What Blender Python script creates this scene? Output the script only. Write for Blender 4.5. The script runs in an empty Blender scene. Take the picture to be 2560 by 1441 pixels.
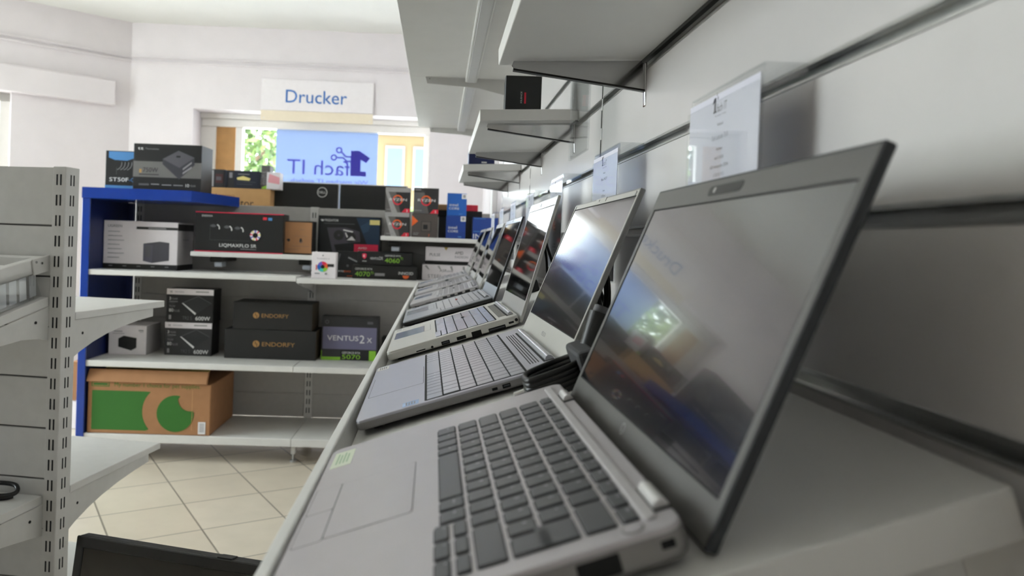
import bpy, bmesh, math, random
from mathutils import Matrix, Vector
random.seed(7)
SC = bpy.context.scene
COL = SC.collection
PI = math.pi

# ------------------------------------------------------------------ camera
def setup_camera():
    F, CX, CY, W, H = 1900.0, 1150.0, 632.0, 2560.0, 1441.0
    dy = Vector((1097 - CX, CY - 608, F)).normalized()      # world +Y seen from the camera (right, up, forward)
    up = Vector((.036, 1, 0)); up = (up - dy * up.dot(dy)).normalized()
    dx = -dy.cross(up)
    right = Vector((dx[0], dy[0], up[0])); cup = Vector((dx[1], dy[1], up[1])); fwd = Vector((dx[2], dy[2], up[2]))
    cd = bpy.data.cameras.new('camera')
    cd.sensor_fit = 'HORIZONTAL'; cd.sensor_width = 36; cd.lens = F / W * 36
    cd.shift_x = (W / 2 - CX) / W; cd.shift_y = (CY - H / 2) / W
    cd.clip_start = .02; cd.clip_end = 200
    cd.dof.use_dof = True; cd.dof.focus_distance = 1.15; cd.dof.aperture_fstop = 7.0
    co = bpy.data.objects.new('camera', cd); COL.objects.link(co)
    m = Matrix((right, cup, -fwd)).transposed().to_4x4()
    co.matrix_world = m
    SC.camera = co
setup_camera()

# ------------------------------------------------------------------ colour management, world, daylight portals
SC.view_settings.view_transform = 'Standard'; SC.view_settings.look = 'None'
SC.view_settings.exposure = 0.40; SC.view_settings.gamma = 1.0; SC.view_settings.use_curve_mapping = False
WORLD_STRENGTH = 10.0
w = bpy.data.worlds.new('daylight'); SC.world = w; w.use_nodes = True
nt = w.node_tree; nt.nodes.clear()
out = nt.nodes.new('ShaderNodeOutputWorld'); bg = nt.nodes.new('ShaderNodeBackground')
tc = nt.nodes.new('ShaderNodeTexCoord'); sep = nt.nodes.new('ShaderNodeSeparateXYZ'); ramp = nt.nodes.new('ShaderNodeValToRGB')
mr = nt.nodes.new('ShaderNodeMapRange'); mr.inputs[1].default_value = -1; mr.inputs[2].default_value = 1
nt.links.new(tc.outputs['Generated'], sep.inputs[0]); nt.links.new(sep.outputs[2], mr.inputs[0]); nt.links.new(mr.outputs[0], ramp.inputs[0])
cr = ramp.color_ramp
cr.elements[0].position = .47; cr.elements[0].color = (.30, .29, .27, 1)
cr.elements[1].position = .53; cr.elements[1].color = (.95, .97, 1.0, 1)
e = cr.elements.new(1.0); e.color = (.80, .89, 1.0, 1)
nt.links.new(ramp.outputs[0], bg.inputs[0]); bg.inputs[1].default_value = WORLD_STRENGTH
nt.links.new(bg.outputs[0], out.inputs[0])

sl = bpy.data.lights.new('sun', 'SUN'); sl.energy = 28; sl.angle = math.radians(.6); sl.color = (1, .985, .97)
so = bpy.data.objects.new('sun', sl); COL.objects.link(so); so.rotation_euler = Vector((-.5, .13, -.85)).to_track_quat('-Z', 'Y').to_euler()
def portal(loc, direction, sx, sy):
    l = bpy.data.lights.new('daylight_portal', 'AREA'); l.shape = 'RECTANGLE'; l.size = sx; l.size_y = sy
    l.cycles.is_portal = True
    o = bpy.data.objects.new('daylight_portal', l); COL.objects.link(o); o.location = loc
    o.rotation_euler = Vector(direction).to_track_quat('-Z', 'Z').to_euler()

# ------------------------------------------------------------------ materials
def lin(h):
    h = h.lstrip('#'); v = [int(h[i:i + 2], 16) / 255 for i in (0, 2, 4)]
    return tuple((c / 12.92 if c <= .04045 else ((c + .055) / 1.055) ** 2.4) for c in v) + (1,)
MATS = {}
def mat(name, hexc, rough=.5, metal=0.0, spec=.5, noise=0.0, nscale=30.0, bump=0.0, coat=0.0):
    if name in MATS: return MATS[name]
    m = bpy.data.materials.new(name); m.use_nodes = True; MATS[name] = m
    t = m.node_tree; p = t.nodes['Principled BSDF']; c = lin(hexc)
    p.inputs['Base Color'].default_value = c; p.inputs['Roughness'].default_value = rough
    p.inputs['Metallic'].default_value = metal; p.inputs['Specular IOR Level'].default_value = spec
    p.inputs['Coat Weight'].default_value = coat
    tcn = t.nodes.new('ShaderNodeTexCoord'); n = t.nodes.new('ShaderNodeTexNoise'); n.inputs['Scale'].default_value = nscale
    n.inputs['Detail'].default_value = 4
    t.links.new(tcn.outputs['Object'], n.inputs['Vector'])
    a = max(noise, .015)
    r = t.nodes.new('ShaderNodeValToRGB'); r.color_ramp.elements[0].position = .3; r.color_ramp.elements[1].position = .7
    r.color_ramp.elements[0].color = tuple(x * (1 - a) for x in c[:3]) + (1,)
    r.color_ramp.elements[1].color = tuple(min(1, x * (1 + a)) for x in c[:3]) + (1,)
    t.links.new(n.outputs[0], r.inputs[0]); t.links.new(r.outputs[0], p.inputs['Base Color'])
    if bump > 0:
        b = t.nodes.new('ShaderNodeBump'); b.inputs['Strength'].default_value = bump; b.inputs['Distance'].default_value = .002
        t.links.new(n.outputs[0], b.inputs['Height']); t.links.new(b.outputs[0], p.inputs['Normal'])
    return m
def clear_mat(name, tint, rough=.02, gloss=.06):
    if name in MATS: return MATS[name]
    m = bpy.data.materials.new(name); m.use_nodes = True; MATS[name] = m; t = m.node_tree; t.nodes.clear()
    o = t.nodes.new('ShaderNodeOutputMaterial'); mx = t.nodes.new('ShaderNodeMixShader')
    tr = t.nodes.new('ShaderNodeBsdfTransparent'); tr.inputs[0].default_value = lin(tint)
    g = t.nodes.new('ShaderNodeBsdfGlossy'); g.inputs['Roughness'].default_value = rough
    lw = t.nodes.new('ShaderNodeLayerWeight'); lw.inputs[0].default_value = .35
    mt = t.nodes.new('ShaderNodeMath'); mt.operation = 'MULTIPLY_ADD'; mt.inputs[1].default_value = .16; mt.inputs[2].default_value = gloss
    t.links.new(lw.outputs['Fresnel'], mt.inputs[0]); t.links.new(mt.outputs[0], mx.inputs[0])
    t.links.new(tr.outputs[0], mx.inputs[1]); t.links.new(g.outputs[0], mx.inputs[2]); t.links.new(mx.outputs[0], o.inputs[0])
    return m
def film_mat(name, hexc, opaque=.25):
    if name in MATS: return MATS[name]
    m = bpy.data.materials.new(name); m.use_nodes = True; MATS[name] = m; t = m.node_tree; t.nodes.clear()
    o = t.nodes.new('ShaderNodeOutputMaterial'); mx = t.nodes.new('ShaderNodeMixShader'); mx.inputs[0].default_value = opaque
    tl = t.nodes.new('ShaderNodeBsdfTranslucent'); tl.inputs[0].default_value = lin(hexc)
    df = t.nodes.new('ShaderNodeBsdfDiffuse'); df.inputs[0].default_value = lin(hexc)
    t.links.new(tl.outputs[0], mx.inputs[1]); t.links.new(df.outputs[0], mx.inputs[2]); t.links.new(mx.outputs[0], o.inputs[0])
    return m
def tile_mat():
    m = bpy.data.materials.new('floor_tiles'); m.use_nodes = True; t = m.node_tree; p = t.nodes['Principled BSDF']
    tcn = t.nodes.new('ShaderNodeTexCoord'); mp = t.nodes.new('ShaderNodeMapping')
    ang = math.radians(-59.8)
    # grid origin at a tile corner
    mp.vector_type = 'TEXTURE'; mp.inputs['Rotation'].default_value = (0, 0, ang); mp.inputs['Location'].default_value = (-.76, 3.405, 0)
    br = t.nodes.new('ShaderNodeTexBrick'); br.offset = 0; br.squash = 1
    br.inputs['Scale'].default_value = 1; br.inputs['Brick Width'].default_value = .325; br.inputs['Row Height'].default_value = .325
    br.inputs['Mortar Size'].default_value = .0035; br.inputs['Mortar Smooth'].default_value = .1
    br.inputs['Color1'].default_value = lin('d9cdbb'); br.inputs['Color2'].default_value = lin('d3c6b3'); br.inputs['Mortar'].default_value = lin('8d8376')
    n = t.nodes.new('ShaderNodeTexNoise'); n.inputs['Scale'].default_value = 9; n.inputs['Detail'].default_value = 6
    mx = t.nodes.new('ShaderNodeMixRGB'); mx.blend_type = 'MULTIPLY'; mx.inputs[0].default_value = .18
    t.links.new(tcn.outputs['Object'], mp.inputs[0]); t.links.new(mp.outputs[0], br.inputs[0]); t.links.new(tcn.outputs['Object'], n.inputs[0])
    t.links.new(br.outputs[0], mx.inputs[1]); t.links.new(n.outputs[0], mx.inputs[2]); t.links.new(mx.outputs[0], p.inputs['Base Color'])
    p.inputs['Roughness'].default_value = .35
    return m
WALL = mat('wall_paint', 'e9e2e3', .85, noise=.02, nscale=6, bump=.05)
CEIL = mat('ceiling_paint', 'efeee8', .9, noise=.02, nscale=3)
SLAT = mat('slat_board', 'd6d2d0', .26, noise=.02, nscale=8)
ALU = mat('aluminium', 'b4b4b2', .3, 1.0)
ALUD = mat('dark_recess', '3a3937', .5)
WHITE = mat('white_laminate', 'dedcd8', .42, noise=.02, nscale=12)
WMET = mat('white_powder_coat', 'd6d4d0', .45, noise=.02)
GREYC = mat('grey_powder_coat', 'cdcbc7', .5, noise=.03)
GPAN = mat('grey_panel', 'b0ada9', .6, noise=.03)
SLOT = mat('slot_black', '0b0b0b', .8)
BLUE = mat('blue_gloss', '1c3d96', .18, noise=.03)
NAVY = mat('navy_matte', '101f52', .4, noise=.03)
CHROME = mat('chrome', 'c2c2c2', .1, 1.0)
DSTEEL = mat('dark_steel', '2c2b29', .3, .8)
ACRYL = clear_mat('acrylic', 'fbfcfc', .02, .025)
GLASS = clear_mat('window_glass', 'f6faf9', .01, .02)
PAPER = film_mat('paper', 'f2f1fb', .78)
INK = mat('ink', '3a3c4a', .7)
INKL = mat('ink_light', '8b8c98', .7)
BLACK = mat('black_plastic', '151515', .4)
RUBBER = mat('black_rubber', '0d0d0d', .35)
CARD = mat('cardboard', 'a3754f', .8, noise=.06, nscale=18)
CARDL = mat('cardboard_light', 'c99d68', .8, noise=.05, nscale=18)
SIGNBLUE = mat('sign_blue', '2a6fbe', .5)
WFRAME = mat('window_frame_pvc', 'ece8e2', .35)

# ------------------------------------------------------------------ mesh building
TEXT_CACHE = {}
def text_geo(s):
    if s in TEXT_CACHE: return TEXT_CACHE[s]
    c = bpy.data.curves.new('tmp_text', 'FONT'); c.body = s; c.size = 1; c.resolution_u = 3
    o = bpy.data.objects.new('tmp_text', c); COL.objects.link(o)
    dg = bpy.context.evaluated_depsgraph_get(); ev = o.evaluated_get(dg); me = ev.to_mesh()
    vs = [v.co.copy() for v in me.vertices]; fs = [list(p.vertices) for p in me.polygons]
    ev.to_mesh_clear(); bpy.data.objects.remove(o); bpy.data.curves.remove(c)
    if vs:
        x0 = min(v.x for v in vs); x1 = max(v.x for v in vs)
    else: x0 = x1 = 0
    y0 = min([v.y for v in vs] or [0]); y1 = max([v.y for v in vs] or [1])
    TEXT_CACHE[s] = (vs, fs, x0, x1, y0, y1); return TEXT_CACHE[s]

class MB:
    """collects shapes into one mesh with several material slots"""
    def __init__(self): self.v = []; self.f = []; self.m = []; self.mats = []; self.sm = []
    def mi(self, m):
        if m not in self.mats: self.mats.append(m)
        return self.mats.index(m)
    def add(self, vs, fs, m, M=None, smooth=False):
        b = len(self.v); i = self.mi(m)
        for p in vs:
            p = Vector(p); self.v.append(M @ p if M else p)
        for q in fs: self.f.append([b + k for k in q]); self.m.append(i); self.sm.append(smooth)
    def box(self, x0, x1, y0, y1, z0, z1, m, M=None):
        vs = [(x, y, z) for z in (z0, z1) for y in (y0, y1) for x in (x0, x1)]
        self.add(vs, [(0, 2, 3, 1), (4, 5, 7, 6), (0, 1, 5, 4), (2, 6, 7, 3), (0, 4, 6, 2), (1, 3, 7, 5)], m, M)
    def rbox(self, x0, x1, y0, y1, z0, z1, m, r=.002, seg=2, M=None, rz=0, rzseg=4, smooth=False):
        bm = bmesh.new(); bmesh.ops.create_cube(bm, size=1)
        for v in bm.verts:
            v.co = Vector(((x0 + x1) / 2 + v.co.x * (x1 - x0), (y0 + y1) / 2 + v.co.y * (y1 - y0), (z0 + z1) / 2 + v.co.z * (z1 - z0)))
        if rz > 0:
            es = [e for e in bm.edges if abs(e.verts[0].co.z - e.verts[1].co.z) > 1e-6]
            bmesh.ops.bevel(bm, geom=es, offset=rz, segments=rzseg, affect='EDGES', profile=.5)
            es = [e for e in bm.edges if abs(e.verts[0].co.z - e.verts[1].co.z) < 1e-6]
        else: es = list(bm.edges)
        if r > 0: bmesh.ops.bevel(bm, geom=es, offset=r, segments=seg, affect='EDGES', profile=.5)
        bm.verts.index_update()
        self.add([v.co.copy() for v in bm.verts], [[v.index for v in f.verts] for f in bm.faces], m, M, smooth); bm.free()
    def prism(self, poly, axis, a0, a1, m, M=None):
        """poly in the two other axes (cyclic order: axis x -> (y,z), y -> (x,z), z -> (x,y))"""
        def P(p, a): return {'x': (a, p[0], p[1]), 'y': (p[0], a, p[1]), 'z': (p[0], p[1], a)}[axis]
        n = len(poly); vs = [P(p, a0) for p in poly] + [P(p, a1) for p in poly]
        fs = [list(range(n))[::-1], list(range(n, 2 * n))] + [(i, (i + 1) % n, n + (i + 1) % n, n + i) for i in range(n)]
        self.add(vs, fs, m, M)
    def cyl(self, p0, p1, r, m, n=16, r1=None, M=None, cap=True):
        p0 = Vector(p0); p1 = Vector(p1); d = (p1 - p0).normalized(); r1 = r if r1 is None else r1
        a = d.orthogonal().normalized(); b = d.cross(a)
        vs = [p0 + (a * math.cos(t) + b * math.sin(t)) * r for t in [2 * PI * i / n for i in range(n)]]
        vs += [p1 + (a * math.cos(t) + b * math.sin(t)) * r1 for t in [2 * PI * i / n for i in range(n)]]
        self.add(vs, [(i, (i + 1) % n, n + (i + 1) % n, n + i) for i in range(n)], m, M, True)
        if cap: self.add(vs[:n], [list(range(n))[::-1]], m, M); self.add(vs[n:], [list(range(n))], m, M)
    def tube(self, pts, r, m, n=8, M=None):
        pts = [Vector(p) for p in pts]; vs = []; fs = []; a = None
        for i, p in enumerate(pts):
            d = (pts[min(i + 1, len(pts) - 1)] - pts[max(i - 1, 0)]).normalized()
            if a is None: a = d.orthogonal().normalized()
            else: a = (a - d * a.dot(d)).normalized()
            b = d.cross(a)
            vs += [p + (a * math.cos(2 * PI * k / n) + b * math.sin(2 * PI * k / n)) * r for k in range(n)]
        for i in range(len(pts) - 1):
            for k in range(n): fs.append((i * n + k, i * n + (k + 1) % n, (i + 1) * n + (k + 1) % n, (i + 1) * n + k))
        fs.append(list(range(n))[::-1]); fs.append([len(vs) - n + k for k in range(n)])
        self.add(vs, fs, m, M, True)
    def face(self, pts, m, M=None): self.add(pts, [list(range(len(pts)))], m, M)
    def text(self, s, M, m, height=None, width=None, align='l', sx=1.0):
        """text in the XY plane of M, baseline at y=0; height = cap height"""
        vs, fs, x0, x1, y0, y1 = text_geo(s)
        if not vs: return
        k = (height or .1) / .729
        kx = k * sx if width is None else width / (x1 - x0)
        off = {'l': -x0, 'c': -(x0 + x1) / 2, 'r': -x1}[align]
        self.add([((v.x + off) * kx, v.y * k, 0) for v in vs], fs, m, M)
    def build(self, name, parent=None, loc=None, rot=None, mtx=None):
        me = bpy.data.meshes.new(name); me.from_pydata([tuple(v) for v in self.v], [], self.f)
        for mm in self.mats: me.materials.append(mm)
        me.polygons.foreach_set('material_index', self.m); me.polygons.foreach_set('use_smooth', self.sm); me.update()
        o = bpy.data.objects.new(name, me); COL.objects.link(o)
        if parent: o.parent = parent
        if loc is not None: o.location = loc
        if rot is not None: o.rotation_euler = rot
        if mtx is not None: o.matrix_local = mtx
        return o
def tag(o, label, cat, group=None):
    o['label'] = label; o['category'] = cat
    if group: o['group'] = group
    return o
def thing(name, label, cat, loc=(0, 0, 0), rz=0, group=None, mtx=None):
    o = bpy.data.objects.new(name, None); COL.objects.link(o); o.empty_display_size = .05
    if mtx is not None: o.matrix_world = mtx
    else: o.location = loc; o.rotation_euler = (0, 0, rz)
    return tag(o, label, cat, group)
def struct(o): o['kind'] = 'structure'; return o

# ------------------------------------------------------------------ key dimensions (metres, camera at the origin)
FLOOR = -1.145; CEILZ = 1.60; WX = .2695; WALLX = .3255; KW = WX / .244; BACKY = 5.9
CORN = Vector((-2.40, BACKY, 0)); DL = Vector((.791, .612, 0))
TH = math.radians(18.35); SN = Vector((-math.sin(TH), 0, math.cos(TH))); SV = Vector((math.cos(TH), 0, math.sin(TH))); DS = -.1744
def on_shelf(s, y, n=0): return SV * s + Vector((0, y, 0)) + SN * (DS + n)
MSH = Matrix.Translation(SN * DS) @ Matrix.Rotation(-TH, 4, 'Y')     # shelf frame: x = up the slope, y = along, z = normal

# ------------------------------------------------------------------ room shell
def room():
    LW = CORN - DL * 2.6                        # far end of the angled wall
    b = MB(); b.face([(-4.8, -3.5, FLOOR), (1.2, -3.5, FLOOR), (1.2, 6.25, FLOOR), (-4.8, 6.25, FLOOR)], tile_mat())
    b.box(-4.8, 1.2, -3.5, 6.25, FLOOR - .1, FLOOR - .001, WALL); struct(b.build('floor'))
    b = MB(); b.box(-4.8, 1.2, -3.5, 6.25, CEILZ, CEILZ + .1, CEIL); struct(b.build('ceiling'))
    # back wall with the window opening
    x0, x1, z0, z1 = -1.92, -.10, -.35, .965
    b = MB(); y0, y1 = BACKY, BACKY + .35
    b.box(CORN.x - .25, x0, y0, y1, FLOOR, CEILZ, WALL); b.box(x1, 1.2, y0, y1, FLOOR, CEILZ, WALL)
    b.box(x0, x1, y0, y1, z1, CEILZ, WALL); b.box(x0, x1, y0, y1, FLOOR, z0, WALL); struct(b.build('wall_back'))
    portal(((x0 + x1) / 2, BACKY + .36, (z0 + z1) / 2), (0, -1, 0), x1 - x0, z1 - z0)
    # angled wall on the left with its window
    M = Matrix.Translation(CORN) @ Matrix.Rotation(math.atan2(-DL.y, -DL.x), 4, 'Z')   # local x: away from the corner
    b = MB(); t0, t1 = .79, 2.4; za, zb = -.85, .945
    b.box(0, t0, -.3, 0, FLOOR, CEILZ, WALL, M); b.box(t1, 2.75, -.3, 0, FLOOR, CEILZ, WALL, M)
    b.box(t0, t1, -.3, 0, FLOOR, za, WALL, M); b.box(t0, t1, -.3, 0, zb, CEILZ, WALL, M)
    struct(b.build('wall_left'))
    c = M @ Vector(((t0 + t1) / 2, -.31, (za + zb) / 2)); d = M.to_3x3() @ Vector((0, 1, 0))
    portal(c, d, t1 - t0, zb - za)
    b = MB(); f = .06
    for a0, a1, c0, c1 in ((t0, t1, za, za + f), (t0, t1, zb - f, zb), (t0, t0 + f, za, zb), (t1 - f, t1, za, zb)):
        b.box(a0, a1, -.12, -.05, c0, c1, WFRAME, M)
    fr = struct(b.build('window_2'))
    b = MB(); b.box(t0 + f, t1 - f, -.09, -.085, za + f, zb - f, GLASS, M); b.build('pane', fr)
    # shutter box over the window, ends before the corner
    b = MB(); b.rbox(.12, 2.6, 0, .06, .945, 1.128, WALL, .008, 2, M); struct(b.build('trim_4'))
    # shop window in the long left wall, unseen, added and sized for its daylight
    b = MB(); X = LW.x
    ops = ((1.55, 4.0),); zA, zB = -1.0, 1.52
    ys = [-3.2] + [v for o in ops for v in o] + [LW.y + .1]
    for i in range(0, len(ys), 2): b.box(X - .3, X, ys[i], ys[i + 1], FLOOR, CEILZ, WALL)
    for (p, q) in ops: b.box(X - .3, X, p, q, FLOOR, zA, WALL); b.box(X - .3, X, p, q, zB, CEILZ, WALL)
    struct(b.build('wall_side'))
    for i, (p, q) in enumerate(ops):
        portal((X - .31, (p + q) / 2, (zA + zB) / 2), (1, 0, 0), q - p, zB - zA)
        b = MB()
        for a0, a1, c0, c1 in ((p, q, zA, zA + f), (p, q, zB - f, zB), (p, p + f, zA, zB), (q - f, q, zA, zB)): b.box(X - .18, X - .1, a0, a1, c0, c1, WFRAME)
        fr = struct(b.build('window_%d' % (3 + i)))
        b = MB(); b.box(X - .15, X - .145, p + f, q - f, zA + f, zB - f, GLASS); b.build('pane', fr)
    b = MB(); b.box(X - .3, 1.2, -3.5, -3.2, FLOOR, CEILZ, WALL); struct(b.build('wall_front'))
    b = MB(); b.box(WALLX, 1.2, -3.2, BACKY, FLOOR, CEILZ, WALL); struct(b.build('wall_right'))
    # cable trunking that runs round the walls below the ceiling: two thin ribs
    for k, z in enumerate((1.338, 1.305)):
        b = MB(); b.rbox(CORN.x, WALLX, BACKY - .016, BACKY, z - .006, z + .006, WALL, .003, 2)
        b.rbox(0, 2.7, 0, .016, z - .006, z + .006, WALL, .003, 2, M); struct(b.build('trim_%d' % (1 + k)))
    # pale door casing on the right stretch of wall
    b = MB(); b.rbox(WALLX - .03, WALLX, 4.35, 4.47, FLOOR, 1.2, mat('trim_white', 'f4f2f2', .5), .004); struct(b.build('trim_3'))
    # window in the back wall
    yf = BACKY + .2
    b = MB(); xl, xr, zl, zt = x0 + .0, x1, z0, .945
    for a0, a1, c0, c1 in ((xl, -1.80, zl + .0705, .8615), (-.145, xr, zl + .0705, .8615), (xl, xr, .862, .9245), (xl, xr, zl, zl + .07), (-1.645, -1.59, zl + .0705, .8615)):
        b.rbox(a0, a1, yf, yf + .07, c0, c1, WFRAME, .006, 2)
    b.rbox(xl, xr, yf - .02, yf + .07, .925, .965, WFRAME, .004, 2)
    fr = struct(b.build('window_1'))
    b = MB(); b.box(-1.59, -.145, yf + .03, yf + .036, zl + .07, .865, GLASS); b.build('pane', fr)
    b = MB(); b.box(xl, xr, BACKY - .02, yf, z0 - .03, z0, WFRAME); b.build('sill', fr)
    # slatted wood strip filling the narrow light
    b = MB(); ws = mat('oak_slats', 'dba96d', .6, noise=.08, nscale=14)
    b.box(-1.80, -1.645, yf + .03, yf + .04, zl + .07, .865, mat('oak_gap', 'a9804f', .8))
    for k in range(11): b.rbox(-1.80 + k * .0142, -1.80 + k * .0142 + .010, yf + .018, yf + .03, zl + .07, .865, ws, .001, 1)
    tag(b.build('slat_blind'), 'orange-brown ribbed wood slat blind in the narrow left light of the window', 'blind')
    # film on the glass with mirrored lettering (read from the street side)
    fm = film_mat('film_blue', '98a2b6'); fd = film_mat('film_ink', '7a72c4'); y = yf + .028
    b = MB(); b.box(-1.327, -.517, y, y + .001, zl + .07, .862, fm)
    fo = tag(b.build('window_film'), 'pale blue translucent film on the window glass with mirrored lettering', 'window film')
    b = MB(); yt = y - .001
    def MT(x, z): return Matrix(((-1, 0, 0, x), (0, 0, 0, yt), (0, 1, 0, z), (0, 0, 0, 1)))
    b.text('fach IT', MT(-.735, .512), fd, height=.125, width=.50)
    b.text('Wir machen IT einfach.', MT(-.585, .445), fd, height=.035, width=.63)
    one = [(-.735, .512), (-.735, .555), (-.715, .555), (-.715, .71), (-.575, .655), (-.60, .615), (-.655, .645), (-.655, .555), (-.63, .555), (-.63, .512)]
    one = [(-.73, .512), (-.73, .715), (-.66, .715), (-.575, .66), (-.605, .62), (-.65, .645), (-.65, .55), (-.605, .55), (-.605, .512)]
    b.prism(one, 'y', yt - .0005, yt, fd)
    def line(p, q, wd=.013):
        p = Vector((p[0], 0, p[1])); q = Vector((q[0], 0, q[1])); d = (q - p).normalized(); n = Vector((-d.z, 0, d.x)) * wd / 2
        b.face([(v.x, yt - .0003, v.z) for v in (p - n, q - n, q + n, p + n)], fd)
    def ring(cx, cz, r0, r1, n=24):
        for i in range(n):
            a, c = 2 * PI * i / n, 2 * PI * (i + 1) / n
            b.face([(cx + r * math.cos(t), yt - .0003, cz + r * math.sin(t)) for r, t in ((r0, a), (r1, a), (r1, c), (r0, c))], fd)
    ring(-.865, .655, .014, .026); ring(-.825, .715, .014, .026)
    line((-.838, .655), (-.79, .655)); line((-.79, .655), (-.76, .628)); line((-.76, .628), (-.73, .628))
    line((-.805, .70), (-.77, .665)); line((-.77, .665), (-.73, .665))
    b.build('film_lettering', fo)
    # department sign over the window
    s = thing('department_sign', 'white hanging sign with blue lettering above the window', 'sign', (-.972, BACKY - .010, 1.10))
    b = MB(); b.rbox(-.43, .43, -.004, .004, -.125, .115, mat('sign_white', 'f1ebec', .3), .003); b.build('panel', s)
    b = MB(); b.rbox(-.43, .43, -.004, .004, -.205, -.126, mat('sign_beige', 'eee0c8', .4), .003); b.build('lower_strip', s)
    b = MB(); b.text('Drucker', Matrix.Translation((-.242, -.006, -.062)) @ Matrix.Rotation(PI / 2, 4, 'X'), SIGNBLUE, height=.104, width=.468); b.build('lettering', s)
    for x in (-.405, .405):
        for z in (.095, -.185): b = MB(); b.cyl((x, -.0055, z), (x, .009, z), .005, WFRAME, 12); b.build('standoff', s)
    # smoke detector
    b = MB(); b.cyl((-.70, 4.9, CEILZ), (-.70, 4.9, CEILZ - .02), .035, CEIL, 24); b.cyl((-.70, 4.9, CEILZ - .02), (-.70, 4.9, CEILZ - .035), .024, mat('detector', 'd8cfae', .5), 24, .018)
    tag(b.build('smoke_detector'), 'small round cream smoke detector on the ceiling', 'smoke detector')
room()

# ------------------------------------------------------------------ the street outside
def outside():
    b = MB(); b.box(-40, 40, 6.3, 60, -1.6, -1.5, mat('pavement', 'c6c5c4', .9, noise=.06, nscale=3)); b.box(-60, -4.8, -30, 6.3, -1.6, -1.5, mat('pavement', 'c6c5c4', .9)); struct(b.build('ground'))
    leaf = [mat('leaf_a', '3f561f', .6, noise=.2), mat('leaf_b', '4e6329', .6, noise=.2), mat('leaf_c', '30451a', .6, noise=.2)]
    bark = mat('bark', '6b5847', .9, noise=.2)
    def tree(x, y, h, r, label, seed):
        rnd = random.Random(seed)
        t = thing('street_tree', label, 'tree', (x, y, -1.5), 0, 'trees across the street')
        b = MB(); b.cyl((0, 0, 0), (0, 0, h * .55), .14, bark, 10, .08)
        for k in range(5):
            a = k * 1.26; b.cyl((0, 0, h * .4 + k * .08), (math.cos(a) * r * .6, math.sin(a) * r * .6, h * .62 + k * .15), .05, bark, 6, .02)
        b.build('trunk', t)
        b = MB()
        for k in range(5500):
            while True:
                p = Vector((rnd.uniform(-1, 1), rnd.uniform(-1, 1), rnd.uniform(-1, 1)))
                if .25 < p.length < 1: break
            c = Vector((p.x * r, p.y * r, h * .62 + p.z * h * .4)); s = rnd.uniform(.06, .11)
            u = Vector((rnd.gauss(0, 1), rnd.gauss(0, 1), rnd.gauss(0, 1))).normalized(); v = u.orthogonal().normalized()
            b.face([c - u * s, c + v * s * .55, c + u * s, c - v * s * .55], leaf[rnd.randrange(3)])
        b.build('crown', t)
    tree(-3.7, 12.5, 5.2, 1.9, 'leafy green tree outside, left of the blue window film', 3)
    tree(-1.2, 15.0, 2.5, .8, 'low green tree outside, between the window film and the yellow building', 5)
    tree(-8.2, 10.5, 5.0, 1.8, 'green tree outside the window at the left edge', 9)
    t = thing('apartment_building', 'cream apartment house with red tiled roof across the street', 'building', (0, 22, -1.5))
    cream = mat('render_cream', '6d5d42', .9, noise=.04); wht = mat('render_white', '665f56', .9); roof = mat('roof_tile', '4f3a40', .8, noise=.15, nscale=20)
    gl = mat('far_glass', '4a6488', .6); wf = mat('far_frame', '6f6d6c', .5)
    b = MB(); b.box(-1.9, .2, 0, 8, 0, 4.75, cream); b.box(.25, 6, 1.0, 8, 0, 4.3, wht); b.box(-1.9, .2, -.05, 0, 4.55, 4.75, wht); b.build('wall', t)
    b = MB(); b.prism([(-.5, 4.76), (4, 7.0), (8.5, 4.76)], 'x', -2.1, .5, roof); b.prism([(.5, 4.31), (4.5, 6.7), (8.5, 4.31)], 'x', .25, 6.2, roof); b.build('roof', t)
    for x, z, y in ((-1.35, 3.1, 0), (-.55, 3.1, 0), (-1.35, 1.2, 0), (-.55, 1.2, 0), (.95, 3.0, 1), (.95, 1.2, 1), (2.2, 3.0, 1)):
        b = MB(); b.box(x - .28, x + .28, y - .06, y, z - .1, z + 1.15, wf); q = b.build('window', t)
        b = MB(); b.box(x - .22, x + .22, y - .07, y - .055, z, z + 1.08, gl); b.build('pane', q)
    b = MB(); b.cyl((.22, .4, 0), (.22, .4, 4.9), .06, mat('drainpipe', 'a9a49a', .4), 8); b.build('drainpipe', t)
outside()

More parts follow.
